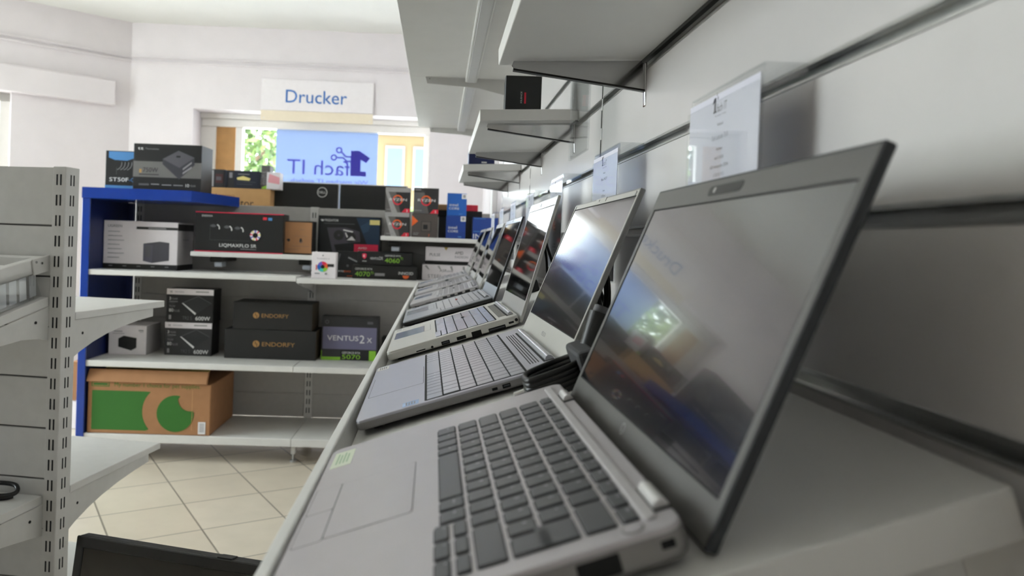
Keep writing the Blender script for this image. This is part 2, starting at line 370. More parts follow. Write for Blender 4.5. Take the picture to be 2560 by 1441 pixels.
# ------------------------------------------------------------------ slatwall on the right
GROOVES = [v * KW for v in (-.283, -.1815, -.080, .0233, .1240, .2255, .327, .4285)]
BAYS = [v * KW for v in (.2525, 1.165, 2.078, 2.99)]
def slatwall():
    txt = ['nearest grey-white slatwall panel beside the front laptop', 'middle grey-white slatwall panel behind the second and third price holders', 'far end slatwall panel nearest the stacked boxes']
    lo = [-.75, BAYS[1], BAYS[2]]
    for i in range(3):
        y0, y1 = lo[i] + .004, BAYS[i + 1] - .004
        t = thing('slatwall_section', txt[i], 'slatwall', (WX, y0, FLOOR), 0, 'slatwall panels')
        L = y1 - y0; T = WALLX - WX
        b = MB(); z = 0; g = .0062
        for gz in [v - FLOOR for v in GROOVES] + [.95 - FLOOR]:
            b.rbox(0, T, 0, L, z, gz - g, SLAT, .0012, 2); z = gz + g
        b.build('board', t)
        for gz in GROOVES:
            c = gz - FLOOR
            b = MB(); b.box(.0085, .0100, 0, L, c - g, c + g, ALU); b.box(.0, .0085, 0, L, c + g - .0008, c + g, ALU); b.box(.0, .0085, 0, L, c - g, c - g + .0008, ALU)
            b.rbox(-.0008, .0015, 0, L, c + g - .0022, c + g + .0012, ALU, .0004, 1); b.rbox(-.0008, .0015, 0, L, c - g - .0012, c - g + .0018, ALU, .0004, 1)
            b.build('groove_rail', t)
    for i, y in enumerate(BAYS[1:]):
        u = thing('slatwall_upright', ['slotted upright between the two nearest slatwall panels', 'slotted upright behind the third shelf', 'slotted upright at the far end of the slatwall'][i], 'upright', (WX, y, FLOOR), 0, 'slatwall uprights')
        b = MB(); b.box(-.0005, WALLX - WX, -.0035, .0035, 0, .95 - FLOOR, GREYC); b.build('post', u)
        b = MB()
        for k in range(30): b.box(-.0012, .004, -.0016, .0016, .30 + k * .05, .33 + k * .05, SLOT)
        b.build('slot_pattern', u)
slatwall()

# ------------------------------------------------------------------ small shelves on chrome brackets
def wall_shelf(y0, y1, brs, label):
    z = .2315 * KW; dep = .178 * KW; tl = math.radians(2.6); y0 *= KW; y1 *= KW; brs = [v * KW for v in brs]
    M = Matrix.Translation((WX, 0, z)) @ Matrix.Rotation(-tl, 4, 'Y')     # x negative: away from the wall, front slightly lower
    t = thing('wall_shelf', label, 'shelf', group='small shelves over the laptops', mtx=M)
    b = MB(); b.rbox(-dep, -.001, y0, y1, 0, .022, WHITE, .0012, 2); b.build('board', t)
    b = MB(); b.box(-.006, .0005, y0, y1, -.004, 0, DSTEEL); b.build('rear_rail', t)
    for y in brs:
        b = MB()
        prof = [(-dep + .018, -.0005), (-.001, -.0005), (-.001, -.055), (-.012, -.0565), (-.012, -.044), (-dep + .020, -.013), (-dep + .016, -.006)]
        prof = [(-dep + .018, -.001), (-.001, -.001), (-.001, -.042), (-.012, -.042), (-dep + .020, -.0125), (-dep + .0155, -.007)]
        b.prism(prof, 'y', y - .0012, y + .0012, CHROME)
        q = b.build('bracket', t)
        b = MB(); d = (Vector((-.001, 0, -.042)) - Vector((-dep + .02, 0, -.0125)))
        b.prism([(-dep + .017, -.0115), (-.001, -.0405), (-.001, -.043), (-dep + .017, -.0140)], 'y', y - .005, y + .005, DSTEEL); b.build('flange', q)
        b = MB(); b.rbox(-.004, 0, y - .006, y + .006, -.063, -.001, CHROME, .0018, 2); b.build('wall_plate', q)
    return t
wall_shelf(.40, .945, (.92,), 'white shelf on a long chrome bracket, nearest of the small upper shelves')
wall_shelf(1.37, 1.885, (1.40, 1.845), 'white shelf carrying the small black box')
wall_shelf(2.32, 2.80, (2.345, 2.745), 'white shelf carrying the small navy box, farthest of the upper shelves')

# ------------------------------------------------------------------ canopy over the wall bay with its light bars
def canopy():
    t = thing('canopy', 'wide grey-white canopy board along the top of the slatwall', 'canopy', (0, 0, .452 * KW))
    for y0, y1 in ((-.75, BAYS[1]), (BAYS[1], BAYS[2]), (BAYS[2], BAYS[3])):
        b = MB(); b.rbox(-.105, WX - .002, y0 + .0008, y1 - .0008, 0, .022, WHITE, .001, 1); b.build('board', t)
    for y in (BAYS[1], BAYS[2], BAYS[3] - .005):
        b = MB(); b.prism([(-.058, -.001), (WX - .001, -.001), (WX - .001, -.075), (.20, -.05), (.10, -.028), (-.052, -.02)], 'y', y - .0015, y + .0015, GREYC); q = b.build('bracket', t)
        b = MB(); b.cyl((-.045, y - .003, -.006), (-.045, y + .003, -.006), .0018, CHROME, 10); b.build('screw', q)
    for i, (y0, y1) in enumerate(((1.31, BAYS[2] - .004), (BAYS[2] + .004, BAYS[3] - .01))):
        l = thing('light_bar', ('long flat white light bar under the near half of the canopy', 'flat white light bar under the far half of the canopy')[i], 'light', (.0795, y0, .452 * KW), 0, 'canopy light bars')
        b = MB(); b.rbox(-.0175, .0175, 0, y1 - y0, -.014, -.0004, WMET, .003, 2); b.build('housing', l)
        b = MB(); b.rbox(-.0125, .0125, .01, y1 - y0 - .01, -.0165, -.0142, mat('diffuser', 'c9c8c6', .35), .0015, 1); b.build('diffuser', l)
canopy()

# ------------------------------------------------------------------ sloping laptop shelf
def laptop_shelf():
    t = thing('display_shelf', 'long sloping white display shelf with raised front lip, carrying the row of laptops', 'shelf', mtx=MSH)
    s1 = (WX - .004 + DS * math.sin(TH)) / math.cos(TH)
    y0, y1 = .328, 3.70
    b = MB(); b.rbox(-.145, s1 - .008, y0, y1, -.025, 0, WHITE, .0015, 2); b.build('board', t)
    b = MB(); b.rbox(-.1565, -.1452, y0, y1, -.03, .021, WHITE, .0022, 3); b.build('front_lip', t)
    b = MB(); b.rbox(-.145, s1 - .036, y0 + .004, y0 + .02, -.075, -.0255, GREYC, .001, 1); b.build('end_bracket', t)
    for y in BAYS[1:]:
        b = MB(); b.box(-.12, s1 - .036, y - .0015, y + .0015, -.075, -.0255, GREYC); b.build('bracket', t)
laptop_shelf()

# ------------------------------------------------------------------ laptops
ROWS = {  # user-left to user-right, widths in key units; row 1 is the space-bar row
    'iso15': [[1.15, 1, 1, 1, 5.15, 1, 1.05], [1.25] + [1] * 11 + [2.75], [1.75] + [1] * 12 + [1.25], [1.5] + [1] * 12 + [1.5], [1] * 13 + [2], [1.07] * 14],
    'iso18': [[1.25, 1, 1, 1, 5.5, 1, 1, 1, 1, 1, 1, 1, 1.25], [1.25] + [1] * 11 + [2.25, 1.1, 1.1, 1.1], [1.75] + [1] * 12 + [1.05, 1.1, 1.1, 1], [1.5] + [1] * 12 + [1.3, 1.1, 1.1, 1], [1] * 13 + [1.8, 1.1, 1.1, 1], [1] * 18],
}
LEG = [['Strg', 'fn', '', 'Alt', '', 'AltGr', 'Strg'], ['', '<', 'Y', 'X', 'C', 'V', 'B', 'N', 'M', ',', '.', '-', ''],
       ['', 'A', 'S', 'D', 'F', 'G', 'H', 'J', 'K', 'L', 'Ö', 'Ä', '#', ''], ['', 'Q', 'W', 'E', 'R', 'T', 'Z', 'U', 'I', 'O', 'P', 'Ü', '+', ''],
       ['^', '1', '2', '3', '4', '5', '6', '7', '8', '9', '0', 'ß', '´', ''], ['Esc', 'F1', 'F2', 'F3', 'F4', 'F5', 'F6', 'F7', 'F8', 'F9', 'F10', 'F11', 'F12', 'Entf']]
def laptop(P, label, st):
    """P: measured pose; st: style. Local frame: x from the front edge to the rear, y from the near side to the far side, z up."""
    yn, wd, s0, dp, th, pitch, yaw, ang, L, hs, hn = P
    R = Matrix.Rotation(-TH, 4, 'Y') @ Matrix.Rotation(-yaw, 4, 'Z') @ Matrix.Rotation(-pitch, 4, 'Y')
    o = on_shelf(s0, yn, 0)
    lift = max(0, -math.sin(pitch) * dp)
    M = Matrix.Translation(o) @ R
    t = thing('laptop', label, 'laptop', group='laptops on the sloping shelf', mtx=M)
    deck, side, keym, lidm, bez, legm = (st[k] for k in ('deck', 'side', 'key', 'lid', 'bezel', 'legend'))
    z0 = .0035 + lift
    b = MB(); b.rbox(0, dp, 0, wd, z0, th - .0016, side, .003, 3, rz=.010, rzseg=5, smooth=False)
    b.rbox(.0006, dp - .0006, .0006, wd - .0006, th - .0040, th, deck, .0013, 2, rz=.0098, rzseg=5); b.build('base', t)
    for (x, y) in ((.02, .03), (.02, wd - .03), (dp - .02, .03), (dp - .02, wd - .03)):
        b = MB(); zz = -x * math.sin(pitch) + .0002; b.cyl((x, y, zz), (x, y, z0 + .001), .006, RUBBER, 12); b.build('rubber_foot', t)
    # keyboard
    K = st['kb']; rows = ROWS[K['rows']]; pu, pv = K['pu'], K['pv']; a0, bl = K['a0'], K['b_left']; gap = K['gap']; kh = K['kh']
    b = MB(); l = MB()
    if K.get('tray'):
        total = sum(rows[4]) * pu; b.rbox(a0 - .002, a0 + pv * 5 + K['frow'] + .002, bl - total - .002, bl + .002, th - .001, th + .0002, K['tray'], .0001, 1, rz=.003, rzseg=2)
    def key(x0, x1, y0, y1, lg=None):
        if K.get('well'): b.rbox(x0 - .0008, x1 + .0004, y0 - .0008, y1 + .0004, th - .0006, th + .00015, K['well'], .0001, 1, rz=.0014, rzseg=2)
        b.rbox(x0, x1, y0, y1, th - .0005, th + kh, keym, min(.0007, kh * .7), 2, rz=.0012, rzseg=2)
        if lg and legm:
            Mt = Matrix.Translation((x0 + (x1 - x0) * .56, y1 - (y1 - y0) * .22, th + kh + .0001)) @ Matrix.Rotation(-PI / 2, 4, 'Z')
            l.text(lg, Mt, legm, height=.0026 if len(lg) < 2 else .0018)
    for r, row in enumerate(rows):
        x0 = a0 + pv * r; h = K['frow'] if r == 5 else pv; y = bl
        for i, u in enumerate(row):
            lg = LEG[r][i] if (st.get('legends') and i < len(LEG[r])) else None
            tall = st.get('legends') and K['rows'] == 'iso15' and r in (2, 3) and i == len(row) - 1
            key(x0 + gap / 2 if r != 3 or not tall else x0 - gap, x0 + h - gap / 2 if not (tall and r == 2) else x0 + h + gap, y - u * pu + gap / 2, y - gap / 2, lg); y -= u * pu
        if r == 0 and K['rows'] == 'iso15':          # six half-height cursor keys
            for c in range(3):
                u = (bl - 15 * pu); wv = (y - u) / 3; ya = y - c * wv
                key(x0 - .0035 + gap / 2, x0 + .0078 - gap / 2, ya - wv + gap / 2, ya - gap / 2, ('<', 'v', '>')[c] if legm else None)
                key(x0 + .0078 + gap / 2, x0 + pv - gap / 2, ya - wv + gap / 2, ya - gap / 2, None)
    kbo = b.build('keyboard', t)
    if l.v: l.build('key_legends', kbo)
    if st.get('stick'):
        b = MB(); r = a0 + pv * 3; b.cyl((r, bl - 5.6 * pu, th), (r, bl - 5.6 * pu, th + kh + .002), .0038, st['stick'], 12, .0030); b.build('pointing_stick', t)
    # touchpad, drawn as a shallow inset with a dark seam
    for nm, (x0, x1, y0, y1), mm in st['pads']:
        b = MB(); b.rbox(x0 - .0005, x1 + .0005, y0 - .0005, y1 + .0005, th - .001, th + .00008, st['seam'], .00003, 1, rz=.002, rzseg=2)
        b.rbox(x0, x1, y0, y1, th - .001, th + .0002, mm, .0001, 1, rz=.002, rzseg=2); b.build(nm, t)
    for nm, (x0, x1, y0, y1), mm in st.get('plates', ()):
        b = MB(); b.rbox(x0, x1, y0, y1, th - .001, th + .0004, mm, .0003, 2, rz=.002, rzseg=2); b.build(nm, t)
    for nm, (x0, x1, y0, y1), mm, ink in st.get('stickers', ()):
        b = MB(); b.box(x0, x1, y0, y1, th, th + .0002, mm)
        for k in range(4): b.box(x0 + (x1 - x0) * (.2 + .17 * k), x0 + (x1 - x0) * (.28 + .17 * k), y0 + (y1 - y0) * .2, y0 + (y1 - y0) * (.85 - .1 * (k % 2)), th + .0002, th + .0003, ink)
        b.build(nm, t)
    if st.get('ridge'):
        x0, x1 = st['ridge']; b = MB(); b.rbox(x0, x1, .012, wd - .012, th - .001, th + .0015, st['ridge_mat'], .0012, 3, rz=.0030, rzseg=3); b.build('rear_ridge', t)
    if st.get('grille'):
        x0, x1, y0, y1, n = st['grille']; b = MB()
        for k in range(n):
            x = x0 + (x1 - x0) * (k + .5) / n; b.box(x - .0006, x + .0006, y0, y1, th - .0005, th + .0001, SLOT)
        b.build('speaker_grille', t)
    if st.get('power'):
        x, y, r = st['power']; b = MB(); b.cyl((x, y, th - .001), (x, y, th + .0003), r, side, 28); b.cyl((x, y, th + .0003), (x, y, th + .0006), r * .82, deck, 28); b.build('power_button', t)
    # hinges
    for (y0, y1, r) in st['hinges']:
        xh = dp + hs + st.get('hx', -.010); b = MB()
        b.box(xh - r - .0025, xh + r, y0 - .003, y1 + .003, th - .006, th + .0003, SLOT)
        b.cyl((xh, y0, th + .0005), (xh, y1, th + .0005), r, st['hinge'], 20); b.build('hinge', t)
    # ports on the near side
    for kind, x, z, wx, hz in st.get('ports', ()):
        b = MB()
        if kind == 'round': b.cyl((x, -.0004, z), (x, .004, z), wx / 2, SLOT, 18); b.cyl((x, -.0006, z), (x, .0, z), wx / 2 + .0009, side, 18, cap=False)
        else:
            b.rbox(x - wx / 2, x + wx / 2, -.0004, .004, z - hz / 2, z + hz / 2, SLOT, .0004, 1)
            if kind == 'usb': b.box(x - wx * .36, x + wx * .36, -.0005, .003, z - hz * .05, z + hz * .22, mat('port_tongue', '4d4f55', .4))
            if kind == 'dock': b.box(x - wx * .44, x + wx * .44, -.0005, .003, z - hz * .12, z + hz * .12, mat('port_tongue', '4d4f55', .4))
        b.build('port', t)
    # lid: local x up the lid, y along, z towards the user
    Ml = Matrix.Translation((dp + hs, 0, th + hn)) @ Matrix.Rotation(-ang, 4, 'Y')
    tk = st.get('lid_t', .006); h0 = st.get('drop', .004)
    b = MB(); b.rbox(-h0, L, 0, wd, -tk, -.0012, lidm, .0018, 3)
    if st.get('lid_bounce'): b.rbox(-h0 + .002, L - .002, .002, wd - .002, -tk - .0004, -tk + .001, st['lid_bounce'], .0003, 1)  # unseen pale plate added to bounce light onto the wall behind
    for x0, x1, y0, y1 in ((-h0, -h0 + .0022, .001, wd - .001), (L - .0024, L - .0004, .001, wd - .001), (-h0, L - .001, .0004, .0024), (-h0, L - .001, wd - .0024, wd - .0004)): b.box(x0, x1, y0, y1, -.002, -.0003, lidm)
    lid = b.build('lid', t, mtx=Ml)
    h1, h2, m = st['disp']; rr = .008
    b = MB()
    for x0, x1, y0, y1 in ((-h0 + .001, h1, .0022, wd - .0022), (h2, L - .0022, .0022, wd - .0022), (h1, h2, .0022, m), (h1, h2, wd - m, wd - .0022)):
        b.box(x0, x1, y0, y1, -.0010, .0, bez)
    b.build('bezel', lid)
    b = MB(); b.box(h1 - .001, h2 + .001, m - .001, wd - m + .001, -.0011, -.0006, st['screen'])
    for x0, x1, y0, y1 in ((h1, h1 + .0012, m, wd - m), (h2 - .0012, h2, m, wd - m), (h1, h2, m, m + .0012), (h1, h2, wd - m - .0012, wd - m)): b.box(x0, x1, y0, y1, -.0006, -.0004, SLOT)
    b.build('screen', lid)
    if st.get('webcam'):
        kind, hc, yc, ww, hh = st['webcam']; b = MB()
        if kind == 'notch': b.rbox(hc - hh / 2, hc + hh / 2, yc - ww / 2, yc + ww / 2, -.0006, .0003, BLACK, .0002, 1, rz=.0035, rzseg=3); b.cyl((hc, yc + ww * .3, .0003), (hc, yc + ww * .3, .0006), .0022, ALU, 14)
        else: b.box(hc - hh / 2, hc + hh / 2, yc - ww / 2, yc + ww / 2, -.0002, .0003, bez); b.box(hc - hh / 2, hc + hh / 2, yc - ww / 2, yc - ww / 2 + .0012, .0002, .0004, SLOT); b.cyl((hc, yc + .008, .0002), (hc, yc + .008, .0004), .0016, SLOT, 12)
        b.build('webcam', lid)
    if st.get('logo'):
        s, hc, hgt = st['logo']; b = MB(); yc = wd / 2
        Mt = Matrix(((0, 1, 0, hc), (-1, 0, 0, yc), (0, 0, 1, .0003), (0, 0, 0, 1)))
        if s == 'ring':
            for i in range(28):
                a, c = 2 * PI * i / 28, 2 * PI * (i + 1) / 28
                b.face([(hc + hgt / 2 + r * math.sin(q), yc + r * math.cos(q), .0003) for r, q in ((.0034, a), (.0042, a), (.0042, c), (.0034, c))], st['logo_mat'])
            Mt = Matrix(((0, 1, 0, hc + hgt * .15), (-1, 0, 0, yc), (0, 0, 1, .0003), (0, 0, 0, 1))); b.text('DELL', Mt, st['logo_mat'], height=.0017, width=.0056, align='c')
        else: b.text(s, Mt, st['logo_mat'], height=hgt, align='c')
        b.build('logo', lid)
    for y in st.get('bumpers', ()):
        b = MB(); b.cyl((L - .006, y, 0), (L - .006, y, .0008), .0028, st.get('bump_mat', bez), 14); b.build('bumper', lid)
    return t

def silver(n, c, r=.38): return mat(n, c, r, .35, .5, noise=.015, nscale=40)
DK = mat('lcd_matte', '17171a', .13, spec=1.0, coat=.4); GL = mat('lcd_glossy', '08090b', .04, spec=.9)
S1d = silver('deck_warm_silver', 'bdb8bb'); S1s = silver('side_warm_silver', '8a8785'); KEYD = mat('key_charcoal', '4b4c4f', .36)
S2d = silver('deck_bluish_silver', 'bdbcc6', .33); S2k = silver('key_silver', 'a2a3aa', .28); S2b = silver('bezel_silver', 'c3c1bb', .42)
S3d = silver('deck_pale_silver', 'cfcdc7', .45); S3k = silver('key_pale', 'b5bccb', .2)
S4d = silver('deck_cool_silver', '9da0a6', .35); S4k = silver('key_cool', 'a9a9ac', .35)
S5d = silver('deck_soft_silver', 'b4b2b4', .38); S5k = silver('key_soft', '8f8d92', .35)
LEGM = mat('key_legend', 'c9cbd0', .6); SEAM = mat('seam', '55555a', .6); SEAMD = mat('seam_dark', '141418', .5)
HNG = silver('hinge_silver', 'c0c0c4', .22)
BZ1 = mat('bezel_graphite', '5d5b59', .42, spec=.6); LID1 = mat('lid_edge_black', '23262a', .4)
STK_G = mat('sticker_pale_green', 'dfe6cf', .4); STK_W = mat('sticker_white', 'e4e0da', .4); STK_B = mat('sticker_silver_blue', 'b9cfee', .2); STK_INK = mat('sticker_ink', 'a9c4a0', .5); STK_I2 = mat('sticker_grey', '77767a', .5)
RED = mat('red_rubber', 'c23a2a', .5)

laptop((.3404, .350, -.1424, .2153, .0201, .0041, -.007, .8653, .2010, .0080, -.0115), 'large grey laptop with charcoal keys and graphite screen border, nearest in the row', dict(
    deck=S1d, side=S1s, key=KEYD, lid=LID1, bezel=BZ1, legend=LEGM, legends=True, screen=DK, seam=SEAM,
    kb=dict(rows='iso15', pu=.0193, pv=.0181, a0=.0976, b_left=.304, gap=.0034, kh=.0014, frow=.0112, well=SLOT),
    pads=[('touchpad', (.0241, .081, .1245, .232), S1d), ('touchpad_button', (.004, .0233, .179, .233), S1d), ('touchpad_button', (.004, .0233, .1225, .178), S1d)],
    stickers=[('sticker', (.0055, .0235, .286, .333), STK_G, STK_INK)], ridge=(.1987, .2055), ridge_mat=silver('ridge_pale', 'c2bebf'),
    power=(.192, .0088, .0055), hinges=[(.022, .050, .0040), (.276, .300, .0040)], hx=-.0130, hinge=silver('hinge_white', 'd8d6d4', .3),
    ports=[('usb', .086, .0115, .014, .006), ('slot', .132, .0112, .020, .0075), ('slot', .171, .0108, .0205, .0095), ('slot', .2044, .0125, .0068, .0042)],
    disp=(.0165, .182, .0085), webcam=('notch', .1905, .183, .062, .008), logo=('ring', .006, .006), logo_mat=ALU, lid_t=.0065, drop=.006, lid_bounce=silver('lid_bounce_silver', 'c9c7c5', .45)))
laptop((.800, .3551, -.1385, .2292, .0179, -.014, -.0165, .8886, .200, .0051, .003), 'slim silver laptop with wide silver keyboard and four-line speaker grille, second in the row', dict(
    deck=S2d, side=silver('side_mid_silver', '8f8c8c'), key=S2k, lid=silver('lid_mid_silver', '8b8a88'), bezel=S2b, legend=mat('legend_white', 'e8e8ee', .5), legends=True, screen=DK, seam=SEAMD,
    kb=dict(rows='iso18', pu=.01885, pv=.0188, a0=.0785, b_left=.348, gap=.0014, kh=.0007, frow=.0170, tray=SLOT),
    pads=[('touchpad', (.006, .0745, .118, .245), S2d)], plates=[],
    stickers=[('sticker', (.0035, .021, .318, .348), STK_W, STK_I2), ('sticker', (.052, .070, .006, .027), STK_B, STK_I2)],
    grille=(.198, .211, .045, .305, 4), hinges=[(.040, .308, .0050)], hx=-.013, hinge=HNG,
    ports=[('usb', .165, .0112, .009, .0045), ('slot', .152, .0112, .006, .003)],
    disp=(.022, .1915, .0060), webcam=('slit', .1965, .182, .06, .006), logo=('MEDION', .004, .006), logo_mat=STK_I2, lid_t=.006, drop=.012, bumpers=(.012, .343), bump_mat=ALU))
def hp(P, label, c=S3d, k=S3k, leg=None, scr=GL, **kw):
    st = dict(deck=c, side=c, key=k, lid=silver('lid_pale_silver', 'b9b8b4'), bezel=silver('bezel_pale_silver', 'c6c5c4', .3), legend=None, screen=scr, seam=SEAMD,
        kb=dict(rows='iso15', pu=.0197, pv=.0183, a0=.0905, b_left=.314, gap=.0016, kh=.0007, frow=.0135, tray=SLOT), stick=BLACK,
        pads=[('touchpad', (.008, .066, .158, .262), silver('pad_bright', 'b6c2d8', .15)), ('touchpad_button', (.067, .079, .158, .262), c)],
        stickers=[('sticker', (.0035, .02, .30, .322), STK_W, STK_I2)], grille=(.203, .217, .04, .29, 7), hinges=[(.032, .290, .0048)], hx=-.011, hinge=HNG,
        ports=[('slot', .058, .0085, .016, .0018), ('round', .078, .0085, .0045, 0), ('usb', .102, .0095, .0145, .0062), ('slot', .130, .010, .016, .0058), ('slot', .157, .0095, .017, .0095), ('dock', .193, .0085, .030, .0062), ('slot', .219, .0115, .009, .0035), ('round', .2285, .0135, .0055, 0)],
        disp=(.033, .207, .008), webcam=('slit', .2145, .185, .016, .007), logo=None, lid_t=.0055, drop=.004)
    st.update(kw); return laptop(P, label, st)
hp((1.2886, .3413, -.1383, .2336, .0209, -.0086, -.0165, .9963, .2238, .0011, -.0093), 'pale silver laptop with a row of ports along its side, third in the row')
hp((1.8111, .3488, -.1364, .2233, .0172, -.0104, -.0206, .9565, .2121, .0005, -.0066), 'black-sided laptop with silver keyboard and red pointing stick, fourth in the row', S4d, S4k,
   side=BLACK, lid=BLACK, bezel=silver('bezel_blue_silver', 'b9bfca', .3), stick=RED, ports=[], grille=None, disp=(.030, .199, .006), webcam=('slit', .2055, .175, .012, .006),
   kb=dict(rows='iso15', pu=.0196, pv=.0183, a0=.0885, b_left=.318, gap=.0016, kh=.0007, frow=.0135, tray=SEAM),
   pads=[('touchpad', (.008, .064, .150, .270), silver('pad_cool', 'a7abb6', .2)), ('touchpad_button', (.066, .080, .150, .270), S4d)])
hp((2.3385, .3373, -.1406, .2204, .0172, -.0138, .0163, .9341, .2139, .0003, -.0067), 'soft-grey laptop with open ports along its side, behind the black-sided laptop', S5d, S5k, stick=BLACK,
   ports=[('slot', .058, .0085, .016, .0018), ('round', .090, .0095, .0045, 0), ('usb', .112, .0105, .014, .006), ('usb', .136, .0105, .014, .006), ('slot', .160, .0105, .015, .006), ('slot', .184, .0105, .016, .0075), ('slot', .212, .0105, .007, .0045)],
   kb=dict(rows='iso15', pu=.0195, pv=.0180, a0=.0885, b_left=.312, gap=.0020, kh=.0007, frow=.0135, tray=mat('tray_pale', 'd0d0d0', .4)), disp=(.030, .200, .008), webcam=('slit', .207, .17, .012, .007))
hp((2.7979, .33, -.1405, .2237, .0168, -.0136, .0011, .9579, .2098, -.0006, -.0079), 'grey laptop second from the far end of the row', S5d, S5k, disp=(.030, .198, .008), webcam=None,
   ports=[('usb', .112, .0100, .014, .006), ('usb', .140, .0100, .014, .006), ('slot', .170, .0100, .015, .006)], kb=dict(rows='iso15', pu=.0194, pv=.0180, a0=.0885, b_left=.31, gap=.0020, kh=.0007, frow=.0135, tray=mat('tray_pale', 'd0d0d0', .4)))
hp((3.3312, .3331, -.142, .2261, .0185, -.022, -.0014, .9300, .212, 0, -.004), 'grey laptop at the far end of the row', S5d, S5k, disp=(.030, .200, .008), webcam=None,
   ports=[('usb', .130, .0110, .014, .006)], kb=dict(rows='iso15', pu=.0194, pv=.0180, a0=.0885, b_left=.31, gap=.0020, kh=.0007, frow=.0135, tray=mat('tray_pale', 'd0d0d0', .4)))

# ------------------------------------------------------------------ acrylic price holders hooked into the slatwall
def price_holder(y, label, lines, empty=False, xf=.2358, zt=.1414, h=.185, wd=.160, hook=.1370, name='price_holder', group='price holders over the laptops'):
    t = thing(name, label, 'price holder', (xf, y, zt), 0, group)
    d = WX - xf; th = .0018
    b = MB(); b.rbox(-th, 0, 0, wd, -h, 0, ACRYL, .0006, 1); b.rbox(-th - .0032, -th - .0014, 0, wd, -h, -.012, ACRYL, .0006, 1)
    b.rbox(-th - .0032, -.0, 0, wd, -h - .0016, -h, ACRYL, .0005, 1)
    b.build('sleeve', t)
    b = MB(); b.rbox(-th, d - .0018, .0, wd, -.0005, th - .0005, ACRYL, .0006, 1)
    b.rbox(d - .0034, d - .0018, 0, wd, hook - zt - .002, .001, ACRYL, .0003, 1); b.rbox(d - .0019, d + .0068, .002, wd - .002, hook - zt - .0016, hook - zt - .0004, ACRYL, .0002, 1)
    b.build('hook_arm', t)
    if empty: return t
    b = MB(); b.box(-th - .0012, -th - .0006, .002, wd - .002, -h + .001, -.006, PAPER); q = b.build('paper_insert', t)
    b = MB(); x = -th - .00125
    def MT(yc, z): return Matrix(((0, 0, -1, x), (-1, 0, 0, yc), (0, 1, 0, z), (0, 0, 0, 1)))
    c = wd / 2
    b.prism([(c + .0155, -.0215), (c + .0155, -.0085), (c + .0115, -.0085), (c + .0115, -.0215)][::-1], 'x', x - .0001, x, INK)
    b.prism([(c + .0190, -.0125), (c + .0155, -.0085), (c + .0150, -.0112), (c + .0178, -.0140)], 'x', x - .0001, x, INK); b.prism([(c + .0172, -.0215), (c + .0172, -.0200), (c + .0098, -.0200), (c + .0098, -.0215)], 'x', x - .0001, x, INK)
    for (p, r) in (((c + .0075, -.0095), .0014), ((c + .0095, -.0060), .0012)):
        for i in range(12):
            a, e = 2 * PI * i / 12, 2 * PI * (i + 1) / 12
            b.face([(x, p[0] + k * math.cos(v), p[1] + k * math.sin(v)) for k, v in ((r * .5, a), (r, a), (r, e), (r * .5, e))], INK)
    b.text('fach IT', MT(c + .0092, -.0215), INK, height=.0072, width=.0225); b.text('Wir machen IT einfach.', MT(c, -.0252), INK, height=.0014, width=.026, align='c')
    z = -.0335
    for s, hh, dz, ink in lines:
        b.text(s, MT(c, z), ink, height=hh, align='c', sx=.85); z -= dz
    b.build('print', q)
    return t
T1 = [('Notebook', .0029, .0115, INK), ('Dell Latitude 7310', .0042, .0095, INKL), ('Hardware', .0029, .0075, INK), ('Intel i5 10310U', .0029, .0072, INK), ('16GB Arbeitsspeicher (DDR4)', .0029, .0072, INK), ('512GB SSD (M.2)', .0029, .0085, INKL), ('Besonderheiten', .0029, .012, INK), ('Windows 11 Pro', .0029, .012, INK)]
T2 = [('Notebook', .0029, .0095, INK), ('Medion S14402 14"', .0042, .0160, INK), ('Hardware', .0029, .0080, INK), ('AMD Ryzen 5', .0040, .012, INKL), ('8GB Arbeitsspeicher', .0029, .0075, INK), ('256GB SSD', .0029, .020, INK), ('Besonderheiten', .0029, .007, INK), ('Windows 11 Home', .0029, .030, INK), ('1fach IT garantiert', .0030, .0058, INK), ('12 Monate Gewährleistung', .0030, .0058, INK), ('ohne Aufpreis', .0030, .0058, INK)]
T3 = T2[:4] + T2[5:]
ORD = ['clear price holder with a white price sheet above the nearest laptop', 'clear price holder with a white price sheet behind the second laptop', 'clear price holder with a tall narrow-looking white sheet behind the third laptop',
       'clear price holder behind the top corner of the third laptop', 'clear price holder, fifth along the slatwall groove', 'clear price holder, sixth along the slatwall groove', 'clear price holder farthest along the slatwall groove']
for k in range(7): price_holder(KW * (.5015 + .4055 * k), ORD[k], (T1, T2, T3, T3, T3, T3, T3)[k])
price_holder(1.184, 'empty clear acrylic holder hanging beside the shelf with the black box', [], True, xf=.2292, zt=.3875, hook=.3612, h=.232, wd=.162, name='acrylic_holder', group='empty acrylic holders')

